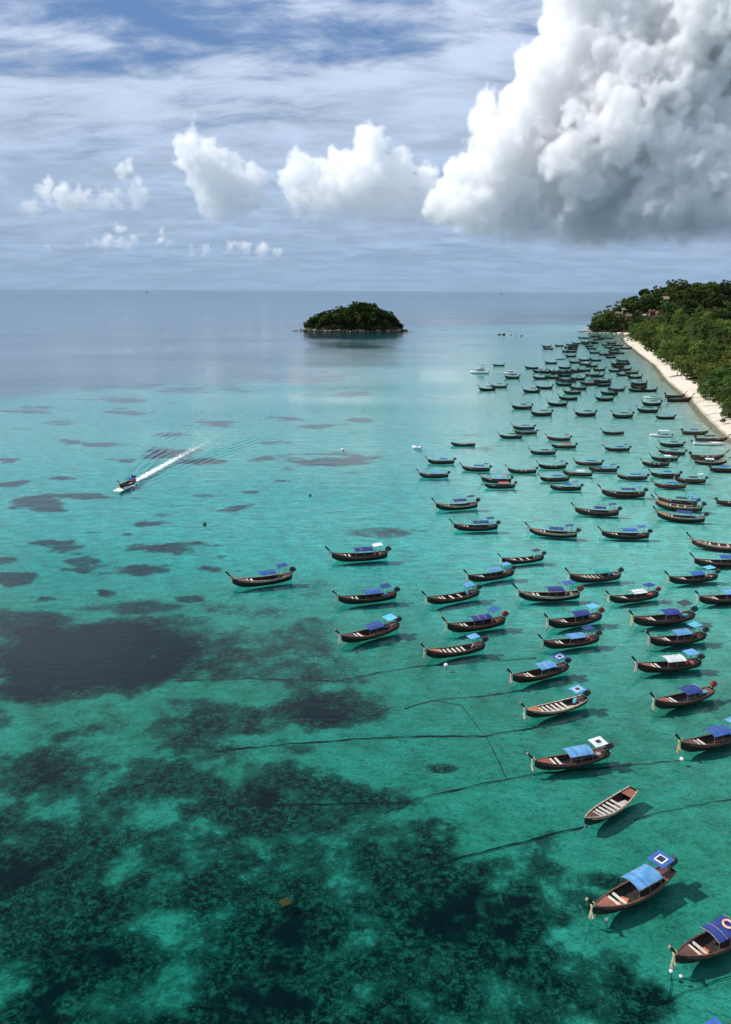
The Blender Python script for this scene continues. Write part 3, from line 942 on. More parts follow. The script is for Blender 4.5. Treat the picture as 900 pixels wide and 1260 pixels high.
if lt: plant('feather', lt.x, lt.y, lt.z - 4, .9, 1.0, 'lone_tall_tree', 'thin tall tree standing clear of the headland wood, against the sea', 'tree', None, 'leaf_d')

# islet trees
n_is = 0
for i in range(2000):
    if n_is >= 280: break
    a = random.uniform(0, 6.283); q = math.sqrt(random.random()) * .985
    x = ISLET[0] + math.cos(a) * q * (ISLET[2] - 3); yy = ISLET[1] + math.sin(a) * q * ISLET[3]
    z = float(islet_z(np.array([x]), np.array([yy]))[0])
    if z < .9 or (yy > ISLET[1] + 12): continue
    n_is += 1
    k = random.choice(['far', 'far2', 'farbush', 'farbush']); lf = random.choice(['leaf_d', 'leaf_d', 'leaf_a'])
    zone = 'just above the boulders of the islet' if z < 7 else 'on the summit of the islet' if z > 19 else 'on the steep side of the islet'
    plant(k, x, yy, z - 2.0, random.uniform(.55, 1.0) * (.75 if z < 7 else 1.0), random.uniform(0, 6.28), 'islet_tree', ('mid green ' if lf == 'leaf_a' else 'dark green ') + ('low bushy tree ' if k == 'farbush' else 'round-crowned tree ') + zone, 'tree', 'trees covering the islet', lf)

# ------------------------------------------------------------------ rocks
def rock_mesh(seed):
    rnd = random.Random(seed)
    bm = bmesh.new(); bmesh.ops.create_icosphere(bm, subdivisions=2, radius=1.0)
    for v in bm.verts:
        n = noise.fractal(v.co * 1.1 + Vector((seed * 7.3, 0, 0)), 1.0, 2.0, 3)
        v.co *= 1.0 + .38 * n
        v.co.z *= .7
    me = bpy.data.meshes.new('boulder'); bm.to_mesh(me); bm.free()
    return me
ROCKS = [rock_mesh(i) for i in range(5)]
def boulder(x, y, z, s, name, label, group, mat):
    o = obj(name, random.choice(ROCKS), M[mat]); o.location = (x, y, z)
    o.scale = (s * random.uniform(.8, 1.3), s * random.uniform(.8, 1.2), s * random.uniform(.7, 1.1)); o.rotation_euler = (0, 0, random.uniform(0, 6.28))
    return tag(o, label, 'rock', group)
for i in range(86):
    a = math.pi + (i + random.random()) / 86 * math.pi          # seaward side facing the beach
    q = random.uniform(.95, 1.05)
    boulder(ISLET[0] + math.cos(a) * ISLET[2] * q, ISLET[1] + math.sin(a) * ISLET[3] * q, random.uniform(.1, 1.6), random.uniform(1.2, 2.9), 'boulder', 'pale boulder at the waterline of the wooded islet', 'boulders round the islet', 'rock' if random.random() < .75 else 'darkrock')
for i in range(12):
    boulder(ISLET[0] - 64 - random.random() * 14, ISLET[1] - 12 + random.uniform(-4, 4), .1, random.uniform(.8, 1.9), 'boulder', 'brown boulder on the low rocky spit of the islet', 'boulders on the islet spit', 'rock')
for (px, s, l) in [(492, 1.8, 0), (497, 1.4, 0), (506, .9, 1)]:
    p = ground(px, 407.5); boulder(p.x, p.y, 0, s, 'boulder', 'dark rock off the far end of the islet', 'rocks off the islet', 'darkrock')
for (px, py, s) in [(614.5, 412, 2.2), (620, 412, 2.1), (629, 412.5, 1.0), (634.5, 413.5, .6), (642, 413.5, 1.3)]:
    p = ground(px, py); boulder(p.x, p.y, .3, s, 'sea_rock', 'dark rock breaking the open water between islet and headland', 'rocks awash off the headland', 'darkrock')
for i in range(26):
    t = random.random(); a = Vector((282, 1046)).lerp(Vector((318, 1012)), t)
    boulder(a.x + random.uniform(-3, 3), a.y + random.uniform(-4, 3), random.uniform(0, .6), random.uniform(.6, 1.6), 'boulder', 'pale rock at the foot of the headland wood', 'rocks at the foot of the headland', 'rock' if random.random() < .7 else 'darkrock')
spit = MB(); rr = []
for i, px in enumerate((709, 712, 716, 720, 725)):
    p = ground(px, 408.3); w = [.3, 2.5, 4, 5, 5][i]; h = [.05, .7, .9, 1.4, 1.2][i]
    rr.append([(p.x, p.y - w, -.6), (p.x, p.y - w * .5, h), (p.x, p.y + w * .4, h * .8), (p.x, p.y + w, -.6)])
spit.loft(rr, False); tag(spit.build('rock_spit', M['darkrock']), 'low dark rock ledge running out from the headland tip', 'rock')

# ------------------------------------------------------------------ bungalows on the headland, things on the beach
M['thatch'] = mat_simple('thatch', (0.24, 0.17, 0.12), (0.15, 0.11, 0.08), 1.5, .95, .1, .2, .4)
M['tile_red'] = mat_simple('roof_red', (0.28, 0.11, 0.085), (0.19, 0.08, 0.065), 1.5, .85, .1, .15, .3)
M['roof_grey'] = mat_simple('roof_grey', (0.36, 0.35, 0.33), (0.25, 0.24, 0.23), 1.5, .8, .2, .15)
M['roof_blue'] = mat_simple('roof_blue', (0.30, 0.34, 0.42), (0.22, 0.25, 0.32), 1.5, .6, .3, .1)
M['wall'] = mat_simple('bungalow_wall', (0.28, 0.21, 0.16), (0.19, 0.14, 0.10), 1.0, .9, .1, .2)
M['pane'] = mat_simple('window_pane', (0.03, 0.035, 0.04), None, 1.0, .2, .5, .1)
RM = {'thatch': 'thatch', 'red': 'tile_red', 'grey': 'roof_grey', 'blue': 'roof_blue'}
RL = {'thatch': 'bungalow with a brown thatched roof among the trees of the headland', 'red': 'bungalow with a faded red roof on the headland slope', 'grey': 'small pale grey-roofed bungalow on the headland', 'blue': 'long low building with a pale blue-grey roof behind the beach grove'}
for (p, s, rc, hx, hy) in HOUSES:
    e = empty('bungalow', (p.x, p.y, p.z - 2.6 * s), random.uniform(-.4, .4)); e.scale = (s * 1.0,) * 3
    tag(e, RL[rc], 'house', 'bungalows on the headland')
    w = MB(); w.box((0, 0, 1.0), (6.5, 5.0, 3.6)); w.box((0, 0, -2.4), (6.2, 4.7, 3.2)); w.build('wall', M['wall'], e)
    r = MB(); r.loft([[(-4.2, -3.6, 2.6), (-3.0, 0, 5.4), (-4.2, 3.6, 2.6), (-4.1, 3.4, 2.4), (-4.1, -3.4, 2.4)], [(4.2, -3.6, 2.6), (3.0, 0, 5.4), (4.2, 3.6, 2.6), (4.1, 3.4, 2.4), (4.1, -3.4, 2.4)]], True, True)
    r.build('roof', M[RM[rc]], e)
    d = MB(); d.box((0, -2.54, .4), (1.0, .1, 2.1)); d.build('door', M['pane'], e)
    for q in (-2.1, 2.1):
        wd = MB(); wd.box((q, -2.54, 1.0), (1.3, .1, 1.1)); wd.build('window', M['pane'], e)
    po = MB(); po.box((0, -3.3, -.85), (6.6, 1.5, .15)); po.build('porch', M['thatch'], e)

# ------------------------------------------------------------------ longtail boats
M['hull_dark'] = mat_simple('hull_dark', (0.026, 0.015, 0.012), (0.009, 0.007, 0.006), 1.6, .55, .4, .3, .2, 0, 5, (.5, 2, 2))
M['hull_red'] = mat_simple('hull_red', (0.13, 0.026, 0.017), (0.05, 0.014, 0.011), 1.6, .55, .4, .25, .2, 0, 5, (.5, 2, 2))
M['hull_brown'] = mat_simple('hull_brown', (0.075, 0.032, 0.020), (0.030, 0.016, 0.012), 1.6, .55, .4, .25, .2, 0, 5, (.5, 2, 2))
M['hull_green'] = mat_simple('hull_green', (0.07, 0.10, 0.075), (0.04, 0.05, 0.04), 1.6, .6, .4, .2, .2)
M['rail_cream'] = mat_simple('rail_cream', (0.50, 0.42, 0.32), (0.30, 0.22, 0.16), 3.0, .7, .3, .2)
M['rail_brown'] = mat_simple('rail_brown', (0.15, 0.075, 0.055), (0.08, 0.04, 0.03), 3.0, .6, .3, .25)
M['rail_dark'] = mat_simple('rail_dark', (0.07, 0.045, 0.035), (0.04, 0.028, 0.022), 3.0, .6, .3, .25)
M['deck_red'] = mat_simple('deck_red', (0.30, 0.105, 0.068), (0.19, 0.07, 0.05), 2.5, .6, .3, .2, .2, 0, 5, (1, 6, 1))
M['deck_brown'] = mat_simple('deck_brown', (0.15, 0.068, 0.052), (0.085, 0.042, 0.034), 2.5, .6, .3, .2, .2, 0, 5, (1, 6, 1))
M['deck_orange'] = mat_simple('deck_orange', (0.55, 0.20, 0.07), (0.34, 0.11, 0.05), 2.5, .6, .3, .15, .2, 0, 5, (1, 6, 1))
M['plank'] = mat_simple('bench_plank', (0.62, 0.56, 0.48), (0.38, 0.33, 0.27), 3.5, .7, .2, .15, .15, 0, 5, (4, 1, 1))
M['inside'] = mat_simple('hull_inside', (0.050, 0.038, 0.032), (0.022, 0.018, 0.016), 2.0, .8, .2, .2, .2)
M['post_dark'] = mat_simple('prow_dark', (0.030, 0.020, 0.016), (0.015, 0.012, 0.010), 3.0, .5, .4, .2)
M['tip_pale'] = mat_simple('prow_tip', (0.34, 0.25, 0.20), (0.22, 0.14, 0.10), 4.0, .6, .3, .2)
M['cloth_cream'] = mat_simple('cloth_cream', (0.66, 0.58, 0.42), (0.50, 0.38, 0.24), 2.0, .9, .1, .2)
M['cloth_yellow'] = mat_simple('cloth_yellow', (0.62, 0.46, 0.16), (0.45, 0.32, 0.12), 2.0, .9, .1, .2)
M['cloth_pink'] = mat_simple('cloth_pink', (0.62, 0.25, 0.25), (0.55, 0.42, 0.38), 2.0, .9, .1, .2)
M['tarp_blue'] = mat_simple('tarp_blue', (0.036, 0.105, 0.34), (0.026, 0.075, 0.25), 1.2, .55, .35, .18, .3)
M['tarp_navy'] = mat_simple('tarp_navy', (0.020, 0.042, 0.20), (0.014, 0.028, 0.13), 1.2, .55, .35, .18, .3)
M['tarp_sky'] = mat_simple('tarp_sky', (0.13, 0.32, 0.56), (0.06, 0.22, 0.44), 1.2, .5, .35, .12, .3)
M['tarp_cyan'] = mat_simple('tarp_cyan', (0.12, 0.44, 0.58), (0.08, 0.32, 0.46), 1.2, .5, .35, .12, .3)
M['tarp_white'] = mat_simple('tarp_white', (0.62, 0.64, 0.64), (0.46, 0.49, 0.50), 1.2, .6, .3, .1, .3)
M['tarp_green'] = mat_simple('tarp_green', (0.04, 0.32, 0.27), (0.03, 0.22, 0.20), 1.2, .6, .3, .1, .3)
M['tarp_red'] = mat_simple('tarp_red', (0.50, 0.10, 0.11), (0.38, 0.07, 0.08), 1.2, .6, .3, .1, .3)
M['tarp_dark'] = mat_simple('tarp_dark', (0.050, 0.055, 0.065), (0.03, 0.032, 0.04), 1.2, .7, .3, .3, .3)
M['tarp_forest'] = mat_simple('tarp_forest', (0.03, 0.075, 0.055), (0.02, 0.05, 0.04), 1.2, .7, .3, .1, .3)
M['frame'] = mat_simple('steel_frame', (0.22, 0.22, 0.23), (0.12, 0.11, 0.11), 5.0, .5, .5, .2)
M['white_paint'] = mat_simple('white_paint', (0.74, 0.75, 0.74), (0.60, 0.61, 0.60), 2.0, .4, .5, .06)
M['panel'] = mat_simple('solar_cell', (0.012, 0.014, 0.030), (0.020, 0.022, 0.045), 2.0, .25, .5, .1)
M['engine_black'] = mat_simple('engine_black', (0.028, 0.028, 0.030), (0.06, 0.055, 0.05), 5.0, .5, .5, .2, .3)
M['engine_red'] = mat_simple('engine_red', (0.30, 0.045, 0.030), (0.12, 0.030, 0.022), 4.0, .5, .5, .15, .3)
M['engine_green'] = mat_simple('engine_green', (0.02, 0.10, 0.07), (0.03, 0.05, 0.04), 4.0, .5, .5, .15, .3)
M['steel'] = mat_simple('steel', (0.30, 0.28, 0.26), (0.16, 0.14, 0.12), 6.0, .45, .5, .15)
M['rope'] = mat_simple('rope', (0.36, 0.32, 0.25), (0.22, 0.2, 0.15), 3.0, .9, .1, .2)
M['rope_weed'] = mat_simple('rope_weed', (0.020, 0.022, 0.018), (0.035, 0.035, 0.026), 3.0, .95, .05, .1)
M['ring_orange'] = mat_simple('ring_orange', (0.70, 0.24, 0.12), (0.72, 0.62, 0.55), 1.2, .5, .3, .05)
M['glass_dark'] = mat_simple('glass_dark', (0.02, 0.025, 0.03), None, 2.0, .15, .5, .1)
M['teal_paint'] = mat_simple('teal_paint', (0.06, 0.26, 0.28), (0.05, 0.2, 0.22), 2.0, .5, .4, .1)
M['skin'] = mat_simple('skin', (0.30, 0.17, 0.11), (0.26, 0.15, 0.1), 2.0, .6, .3, .05)
M['shirt'] = mat_simple('shirt_navy', (0.02, 0.035, 0.10), (0.015, 0.025, 0.07), 2.0, .9, .1, .05)
M['clutter'] = mat_simple('deck_clutter', (0.55, 0.50, 0.42), (0.22, 0.13, 0.09), 2.6, .8, .2, .3, .2)
M['clutter_red'] = mat_simple('life_vests', (0.58, 0.13, 0.06), (0.42, 0.16, 0.08), 3.0, .8, .2, .2, .2)

TS = [0, .1, .25, .45, .65, .8, .9, .96, 1.0]
HB = [.56, .74, .95, 1.04, .97, .72, .43, .23, .07]
SH = [1.02, .88, .72, .66, .76, .98, 1.16, 1.28, 1.38]
KL = [-.02, -.22, -.36, -.40, -.38, -.28, -.04, .26, .58]
def hb(t): return float(np.interp(t, TS, HB))
def sheer(t): return float(np.interp(t, TS, SH))
def keel(t): return float(np.interp(t, TS, KL))
def hx(t): return -4.62 + 9.32 * t
NST = 26
STS = [i / (NST - 1) for i in range(NST)]
def smooth_tab(f):
    v = [f(t) for t in STS]
    for _ in range(3):
        v = [v[0]] + [(v[i - 1] + 2 * v[i] + v[i + 1]) / 4 for i in range(1, len(v) - 1)] + [v[-1]]
    return v
_HB, _SH, _KL = smooth_tab(hb), smooth_tab(sheer), smooth_tab(keel)
def hb(t): return float(np.interp(t, STS, _HB))
def sheer(t): return float(np.interp(t, STS, _SH))
def keel(t): return float(np.interp(t, STS, _KL))

def hull_section(t, inset, lift, n=6):
    b = max(.02, hb(t) - inset); s = sheer(t); k = keel(t) + lift
    k = min(k, s - .08)
    pts = []
    for i in range(n + 1):
        a = i / n
        y = b * (1 - a ** 2.3) ** .72 if a < 1 else 0.0
        z = s + (k - s) * a ** 1.15
        pts.append((y, z))
    return [(hx(t), y, z) for y, z in pts] + [(hx(t), -y, z) for y, z in reversed(pts[:-1])]
def m_hull(n=6):
    mb = MB()
    st = STS if n > 4 else STS[::2] + [1.0]
    out = [hull_section(t, 0, 0, n) for t in st]; inn = [hull_section(t, .075, .16, n) for t in st]
    mb.loft(out, False)
    k = len(out[0])
    mb.loft([r[::-1] for r in inn], False)
    for side in (0, -1):                       # rim
        mb.loft([[o[side], i[side]] for o, i in zip(out, inn)], False)
    mb.add(out[0], [tuple(range(k))]); mb.add(inn[0], [tuple(range(k))])
    mb.add([out[0][j] for j in range(k)] + [inn[0][j] for j in range(k)], [(j, j + 1, k + j + 1, k + j) for j in range(k - 1)])
    me = mb.mesh('hull', True)
    bm = bmesh.new(); bm.from_mesh(me); bmesh.ops.remove_doubles(bm, verts=bm.verts, dist=.002); bmesh.ops.recalc_face_normals(bm, faces=bm.faces); bm.to_mesh(me); bm.free()
    return me
def m_rail(sgn):
    mb = MB(); rr = []
    for t in STS:
        b = hb(t); s = sheer(t); x = hx(t)
        rr.append([(x, sgn * (b + .045), s - .10), (x, sgn * (b + .05), s + .035), (x, sgn * max(.0, b - .085), s + .04), (x, sgn * max(.0, b - .085), s - .01)])
    mb.loft(rr, True, True)
    return mb.mesh('gunwale', False)
def m_stripe(sgn):
    mb = MB(); rr = []
    for t in STS[1:-2]:
        sec = hull_section(t, -.02, 0)
        y = sec[1][1]; z = sec[1][2]; y2 = sec[2][1]; z2 = sec[2][2]; x = hx(t)
        rr.append([(x, sgn * (y + .004), z - .02), (x, sgn * (y + .022), z - .07), (x, sgn * (y + .004), z - .12)])
    mb.loft(rr, False)
    return mb.mesh('rub_strake', False)
def m_foredeck():
    mb = MB()
    ts = [.785, .82, .86, .90, .94, .97, .992]
    for j in range(6):                        # six deck planks side by side
        f0, f1 = -1 + j / 3 + .012, -1 + (j + 1) / 3 - .012
        rr = []
        for t in ts:
            b = max(.02, hb(t) - .08); s = sheer(t) - .015
            cr = lambda f: s + .05 * (1 - f * f)
            rr.append([(hx(t), f0 * b, cr(f0)), (hx(t), f1 * b, cr(f1)), (hx(t), f1 * b, cr(f1) - .04), (hx(t), f0 * b, cr(f0) - .04)])
        mb.loft(rr, True, True)
    return mb.mesh('foredeck')
def m_aftdeck():
    mb = MB()
    rr = []
    for t in (.012, .05, .1, .15):
        b = hb(t) - .09; s = sheer(t) - .10
        rr.append([(hx(t), -b, s), (hx(t), b, s), (hx(t), b, s - .05), (hx(t), -b, s - .05)])
    mb.loft(rr, True, True)
    return mb.mesh('aft_deck')
def m_bench(t):
    mb = MB(); b = hb(t) - .10
    mb.box((hx(t), 0, sheer(t) - .13), (.30, 2 * b, .055))
    return mb.mesh('bench')
def m_floor():
    mb = MB()
    for j in range(5):
        f0, f1 = -1 + j * .4 + .02, -1 + (j + 1) * .4 - .02; rr = []
        for t in (.14, .25, .35, .5, .6, .7, .76):
            b = .55 * (hb(t) - .1)
            rr.append([(hx(t), f0 * b, .02), (hx(t), f1 * b, .02), (hx(t), f1 * b, -.03), (hx(t), f0 * b, -.03)])
        mb.loft(rr, True, True)
    return mb.mesh('floor_boards')
def m_prow():
    mb = MB()
    P = [(4.30, .92, .07, .20), (4.62, 1.34, .075, .20), (4.98, 1.72, .085, .20), (5.34, 2.08, .10, .23), (5.66, 2.42, .11, .27)]
    rr = []
    for x, z, w, h in P:
        n = Vector((-.70, 0, .71))
        rr.append([(x + n.x * h * .5, -w, z + n.z * h * .5), (x + n.x * h * .5, w, z + n.z * h * .5), (x - n.x * h * .5, w * .8, z - n.z * h * .5), (x - n.x * h * .5, -w * .8, z - n.z * h * .5)])
    mb.loft(rr, True, True)
    return mb.mesh('prow_post')
def m_tip():
    mb = MB(); rr = []
    for x, z, w, h in [(5.63, 2.39, .118, .285), (5.73, 2.50, .118, .285), (5.77, 2.54, .085, .21)]:
        n = Vector((-.70, 0, .71))
        rr.append([(x + n.x * h * .5, -w, z + n.z * h * .5), (x + n.x * h * .5, w, z + n.z * h * .5), (x - n.x * h * .5, w * .8, z - n.z * h * .5), (x - n.x * h * .5, -w * .8, z - n.z * h * .5)])
    mb.loft(rr, True, True)
    return mb.mesh('post_tip')
def m_ribbon(seed):
    rnd = random.Random(seed); mb = MB()
    mb.tube([(4.80, 0, 1.49), (4.99, 0, 1.70)], .19, 9)           # cloth wound round the post
    for k in range(3):
        y = (-.10, .0, .11)[k]; L = rnd.uniform(.9, 1.45); rr = []
        for i in range(6):
            f = i / 5
            x = 5.00 + .10 * math.sin(f * 3 + k) * f + .05 * k; z = 1.52 - L * f; w = .05 + .045 * f
            yy = y + .07 * math.sin(f * 4 + k * 2)
            rr.append([(x - .02, yy - w, z), (x - .02, yy + w, z), (x + .02, yy + w, z), (x + .02, yy - w, z)])
        mb.loft(rr, True, True)
    return mb.mesh('ribbon')
def m_canopy(x0=-2.15, x1=.85, z=1.62, rise=.26, w=.98):
    mb = MB(); top, bot = [], []
    n = 10
    rr = []
    for i in range(9):
        x = x0 + (x1 - x0) * i / 8
        sag = -.035 * math.sin(math.pi * 4 * i / 8) ** 2
        line = [(x, -w + 2 * w * j / n, z + rise * (1 - (-1 + 2 * j / n) ** 2) + sag) for j in range(n + 1)]
        rr.append(line + [(p[0], p[1], p[2] - .03) for p in reversed(line)])
    mb.loft(rr, True, True)
    return mb.mesh('canopy', False)
def m_rib(x, z=1.62, rise=.26, w=.98):
    mb = MB()
    mb.tube([(x, -w + 2 * w * j / 8, z + rise * (1 - (-1 + j / 4) ** 2) + .02) for j in range(9)], .022, 5)
    return mb.mesh('rib')
def m_batten(y, x0=-2.15, x1=.85, z=1.62, rise=.26, w=.98):
    mb = MB(); mb.tube([(x0, y, z + rise * (1 - (y / w) ** 2) + .022), (x1, y, z + rise * (1 - (y / w) ** 2) + .022)], .02, 5)
    return mb.mesh('batten')
def m_cpost(x, s):
    t = (x + 4.62) / 9.32; mb = MB()
    mb.tube([(x, s * (hb(t) - .04), sheer(t) - .02), (x, s * .94, 1.63)], .026, 6)
    return mb.mesh('post')
def m_roof(w=1.7, l=1.55):
    mb = MB(); R = Matrix.Rotation(.14, 3, 'Y') @ Matrix.Rotation(.05, 3, 'X')
    for j in range(3):
        mb.box((-3.05 + 0, 0, 2.52 + .001 * j), (l / 3 - .006, w, .045), None) if False else None
    mb.box((-3.05, 0, 2.52), (l, w, .045), R)
    return mb.mesh('stern_roof')
def m_roofposts(sy, dx):
    mb = MB(); mb.tube([(-3.05 + dx, sy * .52, .85), (-3.05 + dx, sy * .60, 2.50 - dx * .14)], .028, 6)
    return mb.mesh('roof_post')
def m_solar():
    mb = MB(); R = Matrix.Rotation(.14, 3, 'Y') @ Matrix.Rotation(.05, 3, 'X')
    mb.box((-3.02, .05, 2.60), (.60, .62, .05), R)
    return mb.mesh('solar_panel')
def m_solarframe():
    mb = MB(); R = Matrix.Rotation(.14, 3, 'Y') @ Matrix.Rotation(.05, 3, 'X')
    mb.box((-3.02, .05, 2.572), (.82, .86, .05), R)
    return mb.mesh('panel_frame')
def m_engine():
    mb = MB()
    mb.box((-4.86, 0, 1.52), (.78, .42, .44)); mb.box((-4.84, 0, 1.79), (.66, .24, .14)); mb.box((-4.82, 0, 1.24), (.50, .30, .16))
    mb.tube([(-4.42, 0, 1.50), (-4.36, 0, 1.50)], .23, 12)                                     # fan pulley
    mb.tube([(-4.72, .0, 1.84), (-4.72, .0, 1.98)], .19, 12)                                   # air cleaner
    mb.tube([(-4.9, -.24, 1.62), (-5.2, -.34, 1.72), (-5.35, -.36, 1.98)], .05, 6)             # exhaust
    mb.tube([(-5.2, 0, 1.48), (-5.42, 0, 1.44)], [.16, .10], 10)
    for k in range(4):
        mb.tube([(-4.62 - .15 * k, .22, 1.56), (-4.62 - .15 * k, .32, 1.66)], .045, 6)
    mb.tube([(-4.80, 0, .90), (-4.80, 0, 1.30)], .07, 8)                                       # swivel pin
    return mb.mesh('engine')
def m_shaft():
    mb = MB(); mb.tube([(-5.35, 0, 1.45), (-7.4, .0, 1.62), (-9.3, 0, 1.74)], [.06, .045, .035], 6)
    return mb.mesh('tail_shaft')
def m_prop():
    mb = MB(); mb.tube([(-9.26, 0, 1.737), (-9.46, 0, 1.75)], .06, 8)
    for k in range(3):
        a = k * 2.094; c = Vector((-9.36, .17 * math.cos(a), 1.745 + .17 * math.sin(a)))
        mb.box(c, (.03, .11, .24), Matrix.Rotation(a - math.pi / 2, 3, 'X') @ Matrix.Rotation(.5, 3, 'Z'))
    return mb.mesh('propeller')
def m_tiller():
    mb = MB(); mb.tube([(-4.4, .1, 1.62), (-3.6, .2, 1.50), (-2.9, .25, 1.42)], .028, 6)
    return mb.mesh('tiller')
def m_line():
    mb = MB(); mb.tube([(4.35, 0, .62), (4.75, .02, .1), (5.2, .05, -.7), (6.4, .1, -2.1)], .028, 5)
    return mb.mesh('mooring_line')
def m_load(seed):
    rnd = random.Random(seed); mb = MB()
    for i in range(7):
        x = 1.0 + rnd.random() * 1.2; y = rnd.uniform(-.28, .28)
        mb.box((x, y, .12 + rnd.random() * .16), (rnd.uniform(.25, .6), rnd.uniform(.2, .4), rnd.uniform(.1, .3)), Matrix.Rotation(rnd.uniform(-.6, .6), 3, 'Z'))
    return mb.mesh('deck_load')
def m_aftload(seed):
    rnd = random.Random(seed); mb = MB()
    for i in range(6):
        x = -3.7 + rnd.random() * 1.2; y = rnd.uniform(-.3, .3)
        if rnd.random() < .5: mb.tube([(x, y, .72), (x, y, .72 + rnd.uniform(.2, .4))], rnd.uniform(.1, .2), 9)
        else: mb.box((x, y, .86), (rnd.uniform(.2, .45), rnd.uniform(.2, .4), rnd.uniform(.15, .35)), Matrix.Rotation(rnd.uniform(-.6, .6), 3, 'Z'))
    return mb.mesh('aft_load')

BM = dict(hull=m_hull(), hull_lo=m_hull(4), rail=[m_rail(1), m_rail(-1)], strake=[m_stripe(1), m_stripe(-1)], fore=m_foredeck(), aft=m_aftdeck(), bench=[m_bench(t) for t in (.755, .68, .60, .52, .44, .36)],
          floor=m_floor(), prow=m_prow(), tip=m_tip(), ribbon=[m_ribbon(i) for i in range(3)], canopy=m_canopy(), rib=[m_rib(x) for x in (-2.13, -1.15, -.15, .83)],
          batten=[m_batten(y) for y in (-.5, .5)], cpost=[m_cpost(x, s) for x in (-2.05, -.65, .75) for s in (-1, 1)], roof=m_roof(), rpost=[m_roofposts(s, dx) for s in (-1, 1) for dx in (-.45, .45)],
          solar=m_solar(), sframe=m_solarframe(), engine=m_engine(), shaft=m_shaft(), prop=m_prop(), tiller=m_tiller(), line=m_line(), load=[m_load(i) for i in range(3)], aload=[m_aftload(i) for i in range(3)])
TARP = {'n': 'tarp_navy', 'b': 'tarp_blue', 's': 'tarp_sky', 'c': 'tarp_cyan', 'w': 'tarp_white', 'g': 'tarp_green', 'r': 'tarp_red', 'k': 'tarp_dark', 'f': 'tarp_forest'}
TNAME = {'n': 'navy blue', 'b': 'bright blue', 's': 'pale blue', 'c': 'light turquoise', 'w': 'white', 'g': 'green', 'r': 'red', 'k': 'dark', 'f': 'dark green'}
ENG = {'k': 'engine_black', 'r': 'engine_red', 'g': 'engine_green'}
brnd = random.Random(99)

def longtail(loc, rz, scale, can='-', roof='-', eng='k', opt='', label='', group=None, detail=2):
    """can/roof: tarp code or '-'; eng: engine code or '-'; opt: R red hull, B brown hull, G green hull, O orange foredeck, D red foredeck, C cream rail, P solar panel,
    S tail shaft raised astern, b bare (thwarts in the open), L life vests, U upright short bow"""
    e = empty('longtail_boat', loc, rz); e.scale = (scale, scale * brnd.uniform(.92, 1.08), scale * brnd.uniform(.95, 1.08))
    tag(e, label, 'boat', group)
    hm = M['hull_red' if 'R' in opt else 'hull_green' if 'G' in opt else 'hull_brown' if 'B' in opt else 'hull_dark']
    rm = M['rail_cream' if 'C' in opt else brnd.choice(['rail_brown', 'rail_dark', 'rail_brown'])]
    hull = obj('hull', BM['hull' if detail else 'hull_lo'], hm, e)
    for k in (0, 1): obj('gunwale', BM['rail'][k], rm, e)
    if 'U' not in opt:
        pw = obj('prow_post', BM['prow'], M['post_dark'], e)
        if detail: obj('post_tip', BM['tip'], M['tip_pale'] if brnd.random() < .55 else M['post_dark'], pw)
        if detail or brnd.random() < .5: obj('ribbon', brnd.choice(BM['ribbon']), M[brnd.choice(['cloth_cream', 'cloth_cream', 'cloth_yellow', 'cloth_pink'])], pw)
    obj('foredeck', BM['fore'], M['deck_orange' if 'O' in opt else 'deck_red' if 'D' in opt else 'deck_brown'], e)
    if detail:
        for k in (0, 1): obj('rub_strake', BM['strake'][k], rm, e)
        obj('floor_boards', BM['floor'], M['inside'] if 'b' not in opt else M['plank'], e)
        obj('aft_deck', BM['aft'], M['deck_red'] if 'b' in opt and eng == '-' else M['deck_brown'], e)
        nb = [0, 1, 2, 3, 4, 5] if 'b' in opt else [0, 1] if can != '-' else [0, 1, 3, 5]
        for k in nb: obj('bench', BM['bench'][k], M['plank'], e)
        if can != '-' and detail > 1: obj('deck_load', brnd.choice(BM['load']), M['clutter_red' if 'L' in opt else brnd.choice(['clutter', 'clutter', 'clutter_red', 'tarp_navy', 'deck_red'])], e)
        if eng != '-' and detail > 1: obj('aft_load', brnd.choice(BM['aload']), M[brnd.choice(['clutter', 'clutter_red', 'tarp_cyan', 'rail_cream', 'tarp_dark'])], e)
    elif brnd.random() < .5:
        obj('floor_boards', BM['floor'], M['inside'], e)
    if can != '-':
        c = obj('canopy', BM['canopy'], M[TARP[can]], e)
        c.scale = (brnd.uniform(.82, 1.12), 1.0, brnd.uniform(.95, 1.06)); c.location.x = brnd.uniform(-.25, .2)
        if detail:
            for p in BM['cpost']: obj('post', p, M['frame'], c)
        if detail > 1:
            for p in BM['rib']: obj('rib', p, M['frame'] if can == 's' else M['rail_cream'] if can == 'n' and brnd.random() < .5 else M[TARP[can]], c)
            if brnd.random() < .4:
                for p in BM['batten']: obj('batten', p, M['frame'], c)
    if roof != '-':
        r = obj('stern_roof', BM['roof'], M[TARP[roof]], e)
        r.location = (brnd.uniform(-.2, .3), brnd.uniform(-.1, .1), brnd.uniform(-.22, .05)); r.rotation_euler = (brnd.uniform(-.03, .03), brnd.uniform(-.02, .02), 0)
        for p in (BM['rpost'] if detail else BM['rpost'][:2]): obj('roof_post', p, M['frame'], r)
        if 'P' in opt:
            obj('panel_frame', BM['sframe'], M['white_paint'], r); obj('solar_panel', BM['solar'], M['panel'], r)
    if eng != '-':
        g = obj('engine', BM['engine'], M[ENG[eng]], e)
        if 'S' in opt: obj('tail_shaft', BM['shaft'], M['steel'], g); obj('propeller', BM['prop'], M['steel'], g)
        if detail: obj('tiller', BM['tiller'], M['steel'], g)
    if detail > 1 and 'X' not in opt: obj('mooring_line', BM['line'], M['rope'], e)
    return e

